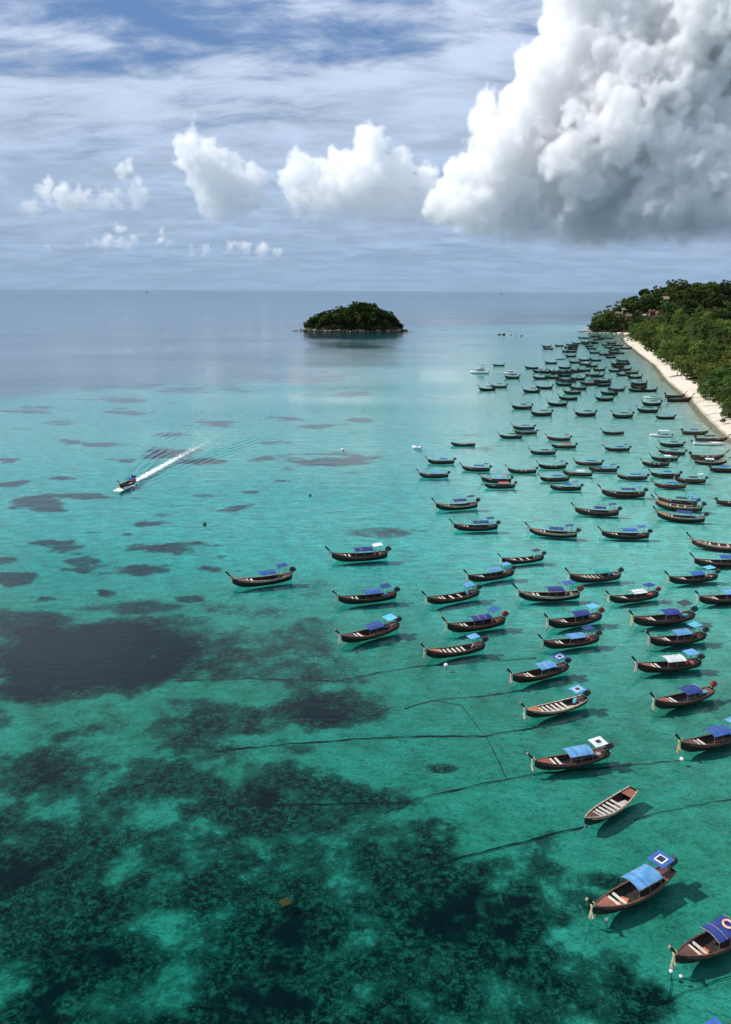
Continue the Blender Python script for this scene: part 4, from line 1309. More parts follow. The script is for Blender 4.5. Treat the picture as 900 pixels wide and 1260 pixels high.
def place(bow, stern, clampdeg=None):
    A, B = ground(*bow), ground(*stern)
    d = A - B
    ang = math.atan2(d.y, d.x)
    if clampdeg is not None:
        base = math.pi if d.x < 0 else 0.0
        dv = (ang - base + math.pi) % (2 * math.pi) - math.pi
        lim = math.radians(clampdeg)
        ang = base + max(-lim, min(lim, dv))
    L = d.length
    c = (A + B) / 2
    s = max(.86, min(1.16, L / 8.9)) if clampdeg is None else max(.86, min(1.16, abs(d.x) / math.cos(ang if abs(math.cos(ang)) > .5 else 1) / 8.9 * (1 if d.x > 0 else -1) * (1 if math.cos(ang) > 0 else -1)))
    # the model's waterline centre lies a little aft of its origin
    off = Vector((math.cos(ang), math.sin(ang), 0)) * .18 * s
    return c + off, ang, s

NEAR = [  # bow at the water, stern at the water, canopy, stern roof, engine, options, label
    ((735, 1129), (824, 1079), 's', 'b', 'k', 'DPL', 'longtail boat with pale blue striped canopy and square blue roof carrying a white-framed panel'),
    ((835, 1189), (921, 1143), 'n', '-', 'r', '', 'longtail boat with navy canopy on which an orange life ring lies'),
    ((800, 1338), (887, 1290), 'b', 'b', 'k', '', 'longtail boat showing only blue roof peaks, beside the boat with the life ring'),
    ((722, 1018), (779, 980), '-', '-', '-', 'bUC', 'open longtail boat full of pale thwarts, without canopy, roof or engine'),
    ((662, 948), (747, 932), 's', 'w', 'k', 'DP', 'longtail boat with sky blue canopy and raised white roof with dark panel'),
    ((809, 873), (875, 856), 'n', '-', 'r', 'DS', 'longtail boat with navy canopy and bare red engine, tail shaft held out astern'),
    ((841, 926), (915, 907), 'b', 's', 'k', '', 'longtail boat with bright blue canopy, a white-topped buoy floating beside its bow'),
    ((651, 884), (720, 866), '-', 's', 'k', 'OCPb', 'open orange-decked longtail boat with cream rails and small pale roof over the stern'),
    ((634, 841), (697, 825), 's', 'b', 'k', 'P', 'longtail boat with pale blue canopy and blue panel roof, ahead of the open orange boat'),
    ((788, 827), (860, 820), 'w', 's', 'k', 'D', 'longtail boat with white canopy and pale blue stern roof'),
    ((803, 795), (866, 787), 's', 'c', 'k', '', 'longtail boat with sky blue canopy and turquoise stern roof, beyond the white-canopied boat'),
    ((783, 770), (852, 762), 'n', 'k', 'g', '', 'longtail boat with navy canopy, dark panel roof and dark green engine'),
    ((672, 798), (735, 790), 's', 'n', 'k', '', 'longtail boat with sky blue canopy and navy stern roof'),
    ((678, 773), (738, 763), 'n', 'c', 'r', '', 'longtail boat with navy canopy, turquoise stern roof and red engine'),
    ((753, 742), (808, 735), 'w', 'n', 'r', '', 'longtail boat with white canopy, navy stern roof and reddish engine'),
    ((863, 743), (924, 737), 's', '-', 'k', 'D', 'longtail boat with pale blue canopy and no stern roof, moored beside the beach channel'),
    ((642, 738), (712, 736), 'n', 'b', 'r', 'C', 'longtail boat with ribbed navy canopy, blue stern roof and bright red engine'),
    ((704, 716), (762, 712), 'g', '-', 'k', 'b', 'longtail boat with a sea green canopy'),
    ((826, 718), (881, 713), 'b', 'c', 'k', '', 'longtail boat with bright blue canopy under a turquoise stern roof, pale deck gear amidships'),
    ((857, 696), (918, 695), 'b', 's', 'k', '', 'longtail boat with bright blue canopy, next to the long red open boat'),
    ((852, 672), (924, 678), '-', '-', 'k', 'RC', 'long open red-bowed longtail boat with a pale rail and nothing over it'),
    ((528, 810), (595, 799), '-', 's', 'k', 'Ob', 'open longtail boat with pale thwarts and a light blue roof over the engine'),
    ((554, 778), (620, 768), 'n', 'b', 'r', '', 'longtail boat with arched navy canopy, small blue roof and red engine'),
    ((424, 792), (489, 774), 'b', 'c', 'k', 'L', 'longtail boat with blue canopy and turquoise stern roof at the reef edge'),
    ((420, 743), (487, 736), 'b', 'n', 'k', '', 'longtail boat with arched bright blue canopy and navy stern roof'),
    ((529, 744), (588, 733), '-', 's', 'k', 'L', 'longtail boat with red life vests heaped amidships under no canopy, pale blue stern roof'),
    ((579, 716), (631, 708), 's', 's', 'k', '', 'longtail boat with both canopy and stern roof pale blue'),
    ((620, 694), (668, 689), '-', 'k', 'k', '', 'open dark longtail boat with a dark panel on a mast over its stern'),
    ((411, 690), (477, 686), 'n', 'w', 'k', '', 'longtail boat with navy canopy and small white stern roof'),
    ((290, 722), (359, 713), 'b', 'n', 'k', 'C', 'lone longtail boat with blue canopy, moored farthest out on the turquoise shallows'),
    ((561, 652), (612, 651), 'n', 'n', 'k', '', 'longtail boat with high navy canopy and small navy stern roof'),
    ((539, 627), (587, 624), 'n', 'k', 'k', 'C', 'pale-decked longtail boat with navy bundles amidships and a dark stern roof'),
    ((710, 632), (761, 634), 'n', 'n', 'k', 'B', 'brown longtail boat with navy canopy and thin navy stern roof'),
    ((743, 661), (798, 662), 'b', 'b', 'k', '', 'dark longtail boat with bright blue canopy and two small blue roofs on masts'),
    ((654, 657), (710, 661), 'n', 'n', 'k', 'CD', 'longtail boat with pink foredeck, navy canopy and drooping stern'),
    ((743, 610), (793, 611), 'n', 's', 'k', 'B', 'brown longtail boat with navy canopy and faint pale blue stern roof'),
    ((811, 638), (867, 642), 'n', '-', 'k', 'OC', 'longtail boat with cream rails, orange foredeck and boxy navy canopy'),
    ((809, 624), (864, 629), '-', 'b', 'k', 'OBC', 'orange-decked brown longtail boat rafted beside a green-canopied one'),
    ((812, 618), (858, 622), 'f', 's', 'k', 'OB', 'orange-decked longtail boat with dark green canopy'),
]
MID = [  # prow tip x, engine x, waterline y amidships, stern drop in px, canopy, roof, engine, options     (bow points left; width<0: bow points right)
    (509, 557, 587, 0, 's', '-', 'k', ''), (521, 563, 570, 0, 'b', '-', 'k', ''), (548, 590, 548.4, .4, '-', '-', '-', 'bU'), (563, 607, 579, 1.5, 'b', 'n', 'k', ''),
    (588, 632, 593, 1, 's', 'r', 'k', ''), (587, 641, 600, -.6, 'r', '-', 'k', ''), (616.7, 666, 581.6, .6, '-', '-', 'k', ''), (654, 703, 576, 0, '-', 'n', 'k', ''), (649, 686, 558.7, 0, 'k', '-', 'k', ''),
    (658, 705, 591.6, -.6, 'b', '-', 'k', ''), (669, 721, 602.6, .8, 'b', 'b', 'k', 'D'), (687, 733, 585, 1.5, 'w', '-', 'k', ''), (702, 745, 572, .5, 'b', '-', 'k', 'RD'), (716, 766, 579.8, 1, 's', 'n', 'k', ''),
    (736, 781, 554.4, .4, 'n', 'n', 'k', ''), (784.7, 827, 573, 0, '-', '-', 'k', ''), (794.7, 839, 566.4, .6, 'w', '-', 'k', ''), (804, 848, 558.5, 2, 'n', '-', 'k', ''), (804, 847, 548.9, .3, 'k', '-', 'k', 'S'),
    (754.7, 800, 589.4, 1, 'b', 's', 'k', ''), (797, 839, 586.5, .6, 'b', '-', 'k', ''), (826, 871, 593.4, 1.2, 'k', 'w', 'k', 'RS'), (796.7, 850, 600, 1.6, 'b', '-', 'k', 'R'),
    (-925, -883, 621, -2, '-', '-', 'k', 'RS'), (-919, -871, 580, -.8, 'b', '-', 'k', ''), (-896, -846.7, 564, -1, '-', '-', 'k', 'R'), (-899, -852, 570.5, -1.5, 'w', '-', 'k', 'OC'), (-900, -852.7, 543, -.5, 'k', '-', 'k', 'RS'), (-875, -837, 534, -.6, 'b', '-', 'k', 'BS'),
    (-844, -818, 489, 0, '-', '-', 'k', ''), (-853, -820.5, 494, 0, 'k', '-', 'k', ''), (803, 833, 515, -.4, 's', '-', 'k', 'S'), (780, 812.5, 507, 0, 'k', '-', 'k', 'S'), (785.5, 817, 498.7, -.3, 'k', '-', 'k', ''),
    (786, 810, 481.6, -.3, '-', '-', 'k', ''), (773, 797, 476.4, -.2, '-', '-', 'k', ''), (775, 796, 473.5, 0, 'k', '-', 'k', ''), (734, 773, 534, 0, '-', '-', '-', ''), (751, 780, 513.6, -.3, 'k', 'n', 'k', ''), (705.5, 734, 511.5, -.3, 'k', '-', 'k', ''),
    (731, 756, 492.5, -.3, '-', '-', 'k', 'S'), (736.7, 762, 485.3, 0, 'k', '-', 'k', ''), (745, 770.5, 480.6, 0, '-', '-', 'k', ''), (727, 756, 475, -.3, '-', '-', 'k', ''), (729, 754, 470, 0, 'k', '-', 'k', ''), (722.5, 746, 463.5, -.2, '-', '-', 'k', ''),
    (640.3, 667, 482.8, 0, 'k', '-', 'k', ''), (656.7, 682, 478.2, 0, '-', '-', 'k', ''), (680.5, 706, 474.4, 0, 'k', '-', 'k', ''), (682.7, 714.5, 469, -.2, 'k', '-', 'k', 'S'), (690.5, 717, 484.4, 0, 'k', '-', 'k', ''), (701, 721, 479, .3, '-', '-', 'k', ''),
    (689, 709, 491.7, 0, '-', '-', '-', ''), (672.8, 698, 499, 0, '-', '-', 'k', ''), (626.5, 657, 503, 0, 'k', 'k', 'k', ''), (650.5, 681, 511, -.2, 'k', '-', 'k', ''), (624, 663.5, 528, 0, 'n', '-', 'k', ''), (629, 664, 534, 0, 'n', '-', 'k', 'D'),
    (607.8, 648, 539, 0, 'k', '-', 'k', ''), (666.5, 707, 541.5, 1, '-', 'k', 'k', 'RDS'), (673, 713, 551, .4, 'r', '-', 'k', ''),
    (643.5, 664, 453.6, 0, '-', '-', '-', ''), (654, 673.5, 458.2, 0, 'k', '-', 'k', ''), (653.5, 676, 466.2, 0, '-', '-', 'k', ''), (618.5, 641, 465.5, 0, 'k', '-', 'k', ''), (599.5, 627, 477, .2, 'k', '-', 'k', 'GS'), (586, 612, 480.4, 0, 'k', '-', 'k', ''),
    (730, 744, 456, 0, '-', '-', 'k', ''), (749, 771, 452, 0, '-', '-', 'k', ''), (749, 769, 449, 0, 'k', '-', 'k', ''), (756, 775, 444.7, .2, '-', '-', '-', ''), (756, 777, 462.2, 0, 'k', '-', 'k', ''), (766.7, 786, 459.5, 0, 'k', '-', 'k', ''), (770, 791, 465.2, 0, '-', '-', 'k', ''),
    (724.3, 741, 444, 0, '-', '-', '-', ''), (722.3, 740, 434.6, 0, 'k', '-', 'k', ''), (712, 727, 421.6, 0, '-', '-', 'k', ''), (717, 732, 426.5, 0, 'k', '-', 'k', ''), (720, 735, 429.5, 0, '-', '-', 'k', ''), (741, 761, 440.3, 0, 'k', '-', 'k', ''), (746, 763, 434, 0, '-', '-', 'k', ''),
    (739.5, 757, 428.2, 0, 'k', '-', 'k', ''), (736, 755, 425.2, 0, '-', '-', 'k', ''), (744, 759, 423, 0, '-', '-', 'k', ''), (748, 762, 431, 0, 'k', '-', 'k', ''), (742, 758, 437, 0, '-', '-', 'k', ''), (-778.7, -764, 429.4, 0, '-', '-', 'k', ''),
    (665.4, 679.5, 427, 0, '-', '-', 'k', 'M'), (667.4, 681.5, 429.8, 0, '-', '-', 'k', ''), (682.5, 694, 426, 0, '-', '-', '-', ''), (693.5, 709, 424.8, 0, '-', '-', 'k', ''), (692, 707, 428.2, 0, 'k', '-', 'k', ''), (697, 711, 430, 0, '-', '-', 'k', ''),
    (696, 710, 433.4, 0, '-', '-', 'k', ''), (693.5, 710.6, 439, 0, '-', '-', '-', ''), (697.5, 716.5, 446.5, 0, 'k', '-', 'k', ''), (668, 687, 447.4, 0, '-', '-', '-', ''), (711, 728, 449, 0, 'w', '-', 'k', ''), (718, 736.5, 451.2, 0, '-', '-', 'k', ''),
    (686.5, 703, 453.4, 0, 's', '-', 'k', ''), (676.5, 693, 460, 0, 'k', '-', 'k', ''), (684, 704, 463, 0, '-', '-', 'k', ''), (695, 712.5, 458.2, 0, 'k', '-', 'k', ''), (681.5, 703, 468.6, 0, '-', '-', 'k', ''), (703.6, 715, 423, 0, '-', '-', 'k', ''), (713.7, 727, 423.6, 0, 'k', '-', 'k', ''),
    (714, 729, 416.4, 0, '-', '-', 'k', ''), (723, 738, 414.5, 0, 'k', '-', 'k', ''), (733, 748, 416.2, 0, 'k', '-', 'k', ''), (742, 757, 416.6, 0, '-', '-', 'k', ''), (727, 742, 418.4, 0, '-', '-', 'k', ''),
]
_cr = random.Random(41)
for (x0, x1, y0, y1, n) in [(672, 700, 455, 470, 5), (722, 745, 459, 475, 4), (728, 762, 421, 441, 9), (690, 712, 423, 434, 4), (752, 775, 446, 463, 4), (712, 740, 414, 418, 4), (780, 800, 468, 484, 2), (700, 722, 441, 470, 4)]:
    for _ in range(n):                       # the rafted clusters of the far rows
        cxp, wl_ = _cr.uniform(x0, x1), _cr.uniform(y0, y1); wpx = 11.0 * (wl_ - 358) / 50.0
        MID.append((cxp - wpx / 2, cxp + wpx / 2, wl_, _cr.uniform(-.15, .15), _cr.choice('k--'), '-', _cr.choice('kk-'), ''))
for (bow, stern, can, roof, eng, opt, lb) in NEAR:
    loc, ang, s = place(bow, stern)
    longtail(loc, ang, s, can, roof, eng, opt, lb, 'longtail boats moored off the beach', 2)

def mid_label(can, roof, eng, opt, wl, flip):
    hullc = 'red' if 'R' in opt else 'green' if 'G' in opt else 'brown' if 'B' in opt else 'dark'
    top = ('open' if can == '-' and roof == '-' else None)
    if flip and wl > 440: zone = 'nosed up to the sand'
    elif wl > 545: zone = 'in the middle rows'
    elif wl > 500: zone = 'past the white speedboat'
    elif wl > 455: zone = 'in the crowded far rows'
    elif wl > 420: zone = 'packed off the headland'
    else: zone = 'in the cove under the headland'
    s = hullc + ' longtail boat'
    if can != '-': s += ' with ' + TNAME[can] + ' canopy'
    if roof != '-': s += (' and ' if can != '-' else ' with ') + TNAME[roof] + ' stern roof'
    if can == '-' and roof == '-': s = 'open ' + s
    if 'S' in opt: s += ', shaft out'
    if eng == '-': s += ', no engine'
    return s + ', ' + zone, 'boats ' + zone
for (xl, xr, wl, dy, can, roof, eng, opt) in MID:
    flip = xl < 0
    xl, xr = abs(xl), abs(xr)
    if flip: bowx, sternx = xl - .14 * (xl - xr), xr + .063 * (xl - xr)
    else: bowx, sternx = xl + .14 * (xr - xl), xr - .063 * (xr - xl)
    jit = 0.0 if wl > 540 else brnd.uniform(-.12, .12) * (wl - 360) / 100
    loc, ang, s = place((bowx, wl - dy / 2 + jit), (sternx, wl + dy / 2 - jit), 26 if wl > 480 else 14)
    lb, gr = mid_label(can, roof, eng, opt, wl, flip)
    bt = longtail(loc, ang, s, can, roof, eng, opt, lb, gr, 1 if wl > 500 else 0)
    if wl < 515: bt.scale = (s * 1.10, s * 1.1, s * 1.42)

# ------------------------------------------------------------------ other craft
def speed_hull(L, B, h):
    mb = MB(); rr = []
    for i in range(15):
        t = i / 14
        b = B / 2 * (1 - max(0, (t - .45) / .55) ** 2.2) * (.92 + .08 * min(1, t * 4)); b = max(b, .02)
        s = h * (.85 + .30 * t * t); k = -.28 + .75 * max(0, t - .75) ** 1.3 * 2.2
        x = -L / 2 + L * t
        rr.append([(x, b, s), (x, b * .96, s * .55), (x, b * .80, .02 + max(0, k)), (x, 0, k), (x, -b * .80, .02 + max(0, k)), (x, -b * .96, s * .55), (x, -b, s), (x, -b * .72, s - .03), (x, 0, s - .30 if t < .62 else s + .04), (x, b * .72, s - .03)])
    mb.loft(rr, True, True)
    return mb.mesh('hull', True)
def outboard(e, x, y, z, mat):
    g = MB(); g.box((x - .12, y, z + .38), (.42, .34, .46)); g.box((x - .1, y, z + .05), (.16, .14, .5)); g.tube([(x - .32, y, z - .35), (x - .1, y, z - .1)], .07, 6)
    return g.build('outboard_motor', M[mat], e)
def speedboat(bow, stern, label, hullm, L, top=None, flip=False):
    loc, ang, s = place(bow, stern, 12)
    e = empty('speedboat', loc, ang); e.scale = (s * L / 9.0,) * 3
    tag(e, label, 'boat', 'speedboats and cabin boats')
    obj('hull', speed_hull(9.0, 2.5, .85), M[hullm], e)
    w = MB(); w.loft([[(1.2, -.85, .95), (1.2, .85, .95), (1.14, .85, .95), (1.14, -.85, .95)], [(.55, -.75, 1.55), (.55, .75, 1.55), (.49, .75, 1.55), (.49, -.75, 1.55)]], True, True); w.build('windscreen', M['glass_dark'], e)
    for k in range(3):
        b = MB(); b.box((-.9 - .9 * k, 0, .92), (.42, 1.7, .26)); b.build('seat', M['tarp_dark'], e)
    fl = MB(); fl.box((-1.6, 0, .80), (4.6, 1.75, .05)); fl.build('cockpit_floor', M['teal_paint'], e)
    if top:
        r = MB(); r.box((-1.3, 0, 2.45), (4.4, 2.2, .09)); ro = r.build('roof', M[top], e)
        for x in (-3.2, .5):
            for y in (-.95, .95):
                p = MB(); p.tube([(x, y, .9), (x, y, 2.42)], .035, 6); p.build('post', M['frame'], ro)
    for y in (-.4, .4): outboard(e, -4.6, y, .55, 'engine_black')
    return e
speedboat((798, 536.5), (829, 537.2), 'white speedboat with a flat white roof, beside the beached blue-canopied boat', 'white_paint', 9.0, 'white_paint')
speedboat((889, 548), (853, 546.5), 'white-hulled open speedboat lying against the beach boats', 'white_paint', 9.6)
speedboat((791, 490), (815, 490.5), 'low white speedboat among dark longtails near the sand', 'white_paint', 9.0)
speedboat((684, 442.4), (695, 442.4), 'small turquoise speedboat in the far rows', 'teal_paint', 8.0)

def cabin_boat(bow, stern, label, L, fly):
    loc, ang, s = place(bow, stern, 10)
    e = empty('cabin_boat', loc, ang); e.scale = (s * L / 9.0,) * 3
    tag(e, label, 'boat', 'speedboats and cabin boats')
    obj('hull', speed_hull(9.0, 3.0, 1.15), M['white_paint'], e)
    c = MB(); c.loft([[(2.3, -1.0, 1.0), (2.3, 1.0, 1.0), (-2.6, 1.15, 1.0), (-2.6, -1.15, 1.0)], [(1.3, -.85, 2.3), (1.3, .85, 2.3), (-2.4, .95, 2.3), (-2.4, -.95, 2.3)]], True, True)
    co = c.build('cabin', M['white_paint'], e)
    for k in range(3):
        for sy in (-1, 1):
            w = MB(); w.box((-1.9 + k * 1.25, sy * 1.065, 1.72), (.9, .06, .5), Matrix.Rotation(sy * .12, 3, 'X')); w.build('window', M['glass_dark'], co)
    w = MB(); w.loft([[(2.12, -.8, 1.35), (2.12, .8, 1.35), (2.05, .8, 1.35), (2.05, -.8, 1.35)], [(1.52, -.72, 2.12), (1.52, .72, 2.12), (1.45, .72, 2.12), (1.45, -.72, 2.12)]], True, True); w.build('windscreen', M['glass_dark'], co)
    r = MB(); r.box((-1.0, 0, 2.42), (4.6, 2.3, .12)); r.build('roof', M['tarp_white'], e)
    if fly:
        f = MB(); f.box((-1.2, 0, 2.85), (2.6, 1.8, .6)); f.build('flybridge', M['white_paint'], e)
        b = MB(); b.box((-1.5, 0, 4.15), (2.3, 2.0, .1)); bo = b.build('bimini', M['tarp_navy'], e)
        for x in (-2.4, -.6):
            for y in (-.85, .85):
                p = MB(); p.tube([(x, y, 3.0), (x, y, 4.12)], .04, 6); p.build('post', M['frame'], bo)
    rl = MB()
    rl.tube([(1.8, -1.0, 1.75), (3.4, -.75, 1.85), (4.3, 0, 1.95), (3.4, .75, 1.85), (1.8, 1.0, 1.75)], .03, 5); rl.build('bow_rail', M['frame'], e)
    outboard(e, -4.6, 0, .6, 'engine_black')
    return e
cabin_boat((580.5, 459.4), (600, 459.6), 'white motor yacht with flybridge and awning, anchored outside the longtails', 13.0, True)
cabin_boat((621.5, 460.2), (634.5, 460.2), 'low grey-white cabin boat beside the motor yacht', 9.0, False)
longtail(*place((608.5, 450.2), (619.5, 450.2), 10), 's', '-', 'k', 'GU', 'small pale workboat with an awning, beyond the motor yacht', 'speedboats and cabin boats', 0)

# ------------------------------------------------------------------ running boat with its wake
def person(name, loc, rz, label, holder=None):
    me = bpy.data.meshes.new('body')
    J = {'pelvis': (0, 0, .92), 'chest': (0.02, 0, 1.28), 'neck': (.02, 0, 1.48), 'head': (.05, 0, 1.66), 'hipL': (0, .10, .88), 'kneeL': (.06, .14, .48), 'footL': (0, .15, .06), 'toeL': (.18, .16, .03),
         'hipR': (0, -.10, .88), 'kneeR': (.06, -.14, .48), 'footR': (0, -.15, .06), 'toeR': (.18, -.16, .03), 'shL': (.02, .19, 1.40), 'elL': (.06, .30, 1.15), 'haL': (.25, .26, 1.0), 'shR': (.02, -.19, 1.40), 'elR': (-.10, -.32, 1.17), 'haR': (-.28, -.30, 1.02)}
    names = list(J)
    E = [('pelvis', 'chest'), ('chest', 'neck'), ('neck', 'head'), ('pelvis', 'hipL'), ('hipL', 'kneeL'), ('kneeL', 'footL'), ('footL', 'toeL'), ('pelvis', 'hipR'), ('hipR', 'kneeR'), ('kneeR', 'footR'), ('footR', 'toeR'),
         ('chest', 'shL'), ('shL', 'elL'), ('elL', 'haL'), ('chest', 'shR'), ('shR', 'elR'), ('elR', 'haR')]
    R = {'pelvis': .15, 'chest': .17, 'neck': .065, 'head': .115, 'hipL': .10, 'hipR': .10, 'kneeL': .065, 'kneeR': .065, 'footL': .05, 'footR': .05, 'toeL': .045, 'toeR': .045, 'shL': .075, 'shR': .075, 'elL': .05, 'elR': .05, 'haL': .042, 'haR': .042}
    me.from_pydata([J[n] for n in names], [(names.index(a), names.index(b)) for a, b in E], [])
    o = obj(name, me, M['shirt'])
    sk = o.modifiers.new('skin', 'SKIN')
    for i, n in enumerate(names):
        me.skin_vertices[0].data[i].radius = (R[n], R[n])
    me.skin_vertices[0].data[0].use_root = True
    sb = o.modifiers.new('sub', 'SUBSURF'); sb.levels = 1; sb.render_levels = 1
    o.location = loc; o.rotation_euler = (0, 0, rz)
    h = MB(); bm = bmesh.new(); bmesh.ops.create_uvsphere(bm, u_segments=10, v_segments=7, radius=.125, matrix=Matrix.Translation((.05, 0, 1.70)))
    hm = bpy.data.meshes.new('hat'); bm.to_mesh(hm); bm.free()
    obj('hair', hm, M['engine_black'], o)
    return tag(o, label, 'person')
_d = (WAKE_A - WAKE_B); _hd = math.atan2(_d.y, _d.x)
run_dir = Vector((math.cos(_hd), math.sin(_hd), 0)); run_side = Vector((-run_dir.y, run_dir.x, 0))
rb = longtail(Vector(WAKE_A) + run_dir * .5, _hd, 1.0, 'b', '-', 'k', 'XS', 'longtail boat with blue canopy running at speed, a white wake behind it', None, 2)
rb.rotation_euler = (0, -.05, _hd)
person('person', Vector(WAKE_A) - run_dir * 2.9 + Vector((0, 0, .55)), _hd, 'person in dark clothes standing to steer the running longtail boat')
def wake_strip():
    n, k = 160, 9
    A, B, C = Vector(WAKE_A), Vector(WAKE_B), Vector(WAKE_C)
    P = []
    for i in range(n):
        t = i / (n - 1)
        p = (A * ((1 - t) * (1 - t)) + (B * 2 - (A + C) * .5) * (2 * t * (1 - t)) + C * (t * t)) if False else A.lerp(C, t)
        # bend through B
        P.append(p)
    L = (C - A).length; d = (C - A).normalized(); sd = Vector((-d.y, d.x, 0))
    ms = (B - A).dot(d); mq = (B - A).dot(sd)
    X = np.zeros((n, k)); Y = X.copy(); CV = X.copy()
    for i in range(n):
        s = -7.0 + (L * .92 + 7.0) * i / (n - 1)
        q = mq * (s * (L - s)) / (ms * (L - ms)) if s > 0 else 0.0
        f = max(0.0, s) / L
        w = 1.5 + 5.0 * f if s > 4 else 1.9
        for j in range(k):
            a = -1 + 2 * j / (k - 1)
            p = A + d * s + sd * (q + a * w)
            X[i, j], Y[i, j] = p.x, p.y
            CV[i, j] = (.86 - .84 * f ** .7) * (1 - abs(a) ** 1.6) * (1.0 if s > 3.5 else .75 + .35 * abs(a))
    me = grid_mesh('wake_foam', X, Y, lambda x, y: water_z(x, y) + .07, {'cover': lambda a, b, c: CV})
    return tag(obj('wake_foam', me, M['foam']), 'long white foam trail behind the running longtail boat', 'wake', kind='stuff')
wake_strip()
def bow_wave():
    me_mb = MB(); rnd = random.Random(5)
    bm = bmesh.new()
    for i in range(40):
        f = rnd.random(); sg = rnd.choice((-1, 1))
        p = Vector(WAKE_A) + run_dir * (4.3 - 4.5 * f) + run_side * sg * (.5 + 1.6 * f + rnd.uniform(-.2, .3)); p.z = .05 + .35 * (1 - f) * rnd.random()
        bmesh.ops.create_icosphere(bm, subdivisions=1, radius=rnd.uniform(.14, .38), matrix=Matrix.Translation(p) @ Matrix.Diagonal((1, 1, .6, 1)))
    me = bpy.data.meshes.new('bow_spray'); bm.to_mesh(me); bm.free()
    return tag(obj('bow_spray', me, M['white_paint']), 'white spray thrown up by the bow of the running boat', 'spray', kind='stuff')
bow_wave()

# ------------------------------------------------------------------ ropes on the seabed, buoys, small things afloat
def bed_pt(px, py, lift=.10):
    p = ground(px, py, -1.2)
    for _ in range(3):
        z = float(seabed_z(np.array([p.x]), np.array([p.y]))[0]); p = ground(px, py, z + lift)
    return p
def rope(pts, label, r=.085, seed=0):
    r = r * .55
    rnd = random.Random(seed); W = [bed_pt(*p) for p in pts]; path = []
    for a, b in zip(W[:-1], W[1:]):
        n = max(2, int((b - a).length / 1.2))
        for i in range(n):
            q = a.lerp(b, i / n); path.append(q + Vector((rnd.uniform(-.07, .07), rnd.uniform(-.12, .12), rnd.uniform(0, .06))))
    path.append(W[-1])
    mb = MB(); mb.tube(path, [r * rnd.choice((.6, .8, 1.0, 1.0, 1.5)) for _ in path], 6)
    return tag(mb.build('seabed_rope', M['rope_weed'], None, True), label, 'rope', 'weedy mooring ropes on the seabed')
rope([(265, 925), (345, 916), (450, 909), (530, 906), (597, 906), (664, 894)], 'weedy rope on the seabed leading to the open orange longtail boat', .10, 1)
rope([(300, 991), (380, 990), (450, 988), (497, 988), (545, 976), (593, 965), (654, 953), (745, 945), (838, 935)], 'weedy rope running past the boat with white roof to a buoy', .10, 2)
rope([(520, 1069), (590, 1050), (661, 1032), (697, 1022), (722, 1016)], 'weedy rope leading up to the bow of the open thwarted boat', .09, 3)
rope([(780, 1008), (806, 1001), (850, 992), (905, 982)], 'rope on the sand beyond the shadow of the open thwarted boat', .07, 4)
rope([(530, 862), (568, 868), (597, 906), (610, 930), (623, 957)], 'short link rope crossing between two long seabed ropes', .06, 5)
rope([(215, 838), (310, 835), (417, 838), (464, 828), (517, 820), (598, 814), (660, 810)], 'weedy seabed rope passing under the open boat with light blue roof', .10, 6)
rope([(498, 872), (530, 862), (590, 857), (645, 849)], 'weedy seabed rope leading to the boat with pale blue canopy and panel roof', .09, 7)
rope([(796, 1238), (821, 1230), (844, 1221), (883, 1207), (905, 1199)], 'weedy rope under the boat with the life ring', .07, 8)
rope([(821, 1230), (824, 1214), (827, 1203)], 'rope rising from the seabed to the boat with the life ring', .05, 9)
def buoy(px, py, r, label, mat='white_paint', grp='small white mooring floats'):
    p = ground(px, py)
    e = empty('mooring_buoy', p); tag(e, label, 'buoy', grp)
    bm = bmesh.new(); bmesh.ops.create_uvsphere(bm, u_segments=14, v_segments=9, radius=r, matrix=Matrix.Translation((0, 0, r * .45)))
    me = bpy.data.meshes.new('float'); bm.to_mesh(me); bm.free(); me.polygons.foreach_set('use_smooth', [True] * len(me.polygons))
    obj('float', me, M[mat], e)
    t = MB(); t.tube([(0, 0, r * 1.38), (0, 0, r * 1.75)], r * .18, 7); t.tube([(0, 0, r * 1.70), (0, r * .3, r * 1.95), (0, 0, r * 2.1)], r * .08, 5); t.build('eye', M['steel'], e)
    l = MB(); l.tube([(0, 0, -.3 * r), (.2, .1, -1.1)], .02, 5); l.build('tether', M['rope_weed'], e)
    return e
buoy(746, 1132, .17, 'small white float beside the bow of the boat with striped canopy')
buoy(826, 1196, .16, 'white float hanging under the ribbons of the boat with the life ring')
buoy(838, 1202, .14, 'white float on the water off the boat with the life ring')
buoy(839, 935, .24, 'white-topped buoy at the end of a seabed rope')
buoy(422, 554, .5, 'white buoy alone on the water beyond the running boat')
buoy(252, 646, .45, 'dark buoy alone among the weed patches', 'engine_black')
buoy(382, 610, .35, 'tiny dark buoy on open turquoise water', 'engine_black')
buoy(549, 489.5 + 330, .3, 'small white float off the bow of the open boat with light blue roof')
def raft():
    p = ground(513, 552.5); e = empty('dinghy', p, 2.9); tag(e, 'small white dinghy with a dark outboard, alone off the moored rows', 'boat')
    e.scale = (.34, .5, .75)
    obj('hull', speed_hull(9.0, 3.4, 1.3), M['white_paint'], e); outboard(e, -4.4, 0, .8, 'engine_black')
    b = MB(); b.box((0, 0, 1.2), (.8, 2.4, .12)); b.build('seat', M['tarp_dark'], e)
raft()
M['board'] = mat_simple('weathered_board', (0.036, 0.050, 0.016), (0.02, 0.028, 0.01), 5.0, .9, .1, .1)
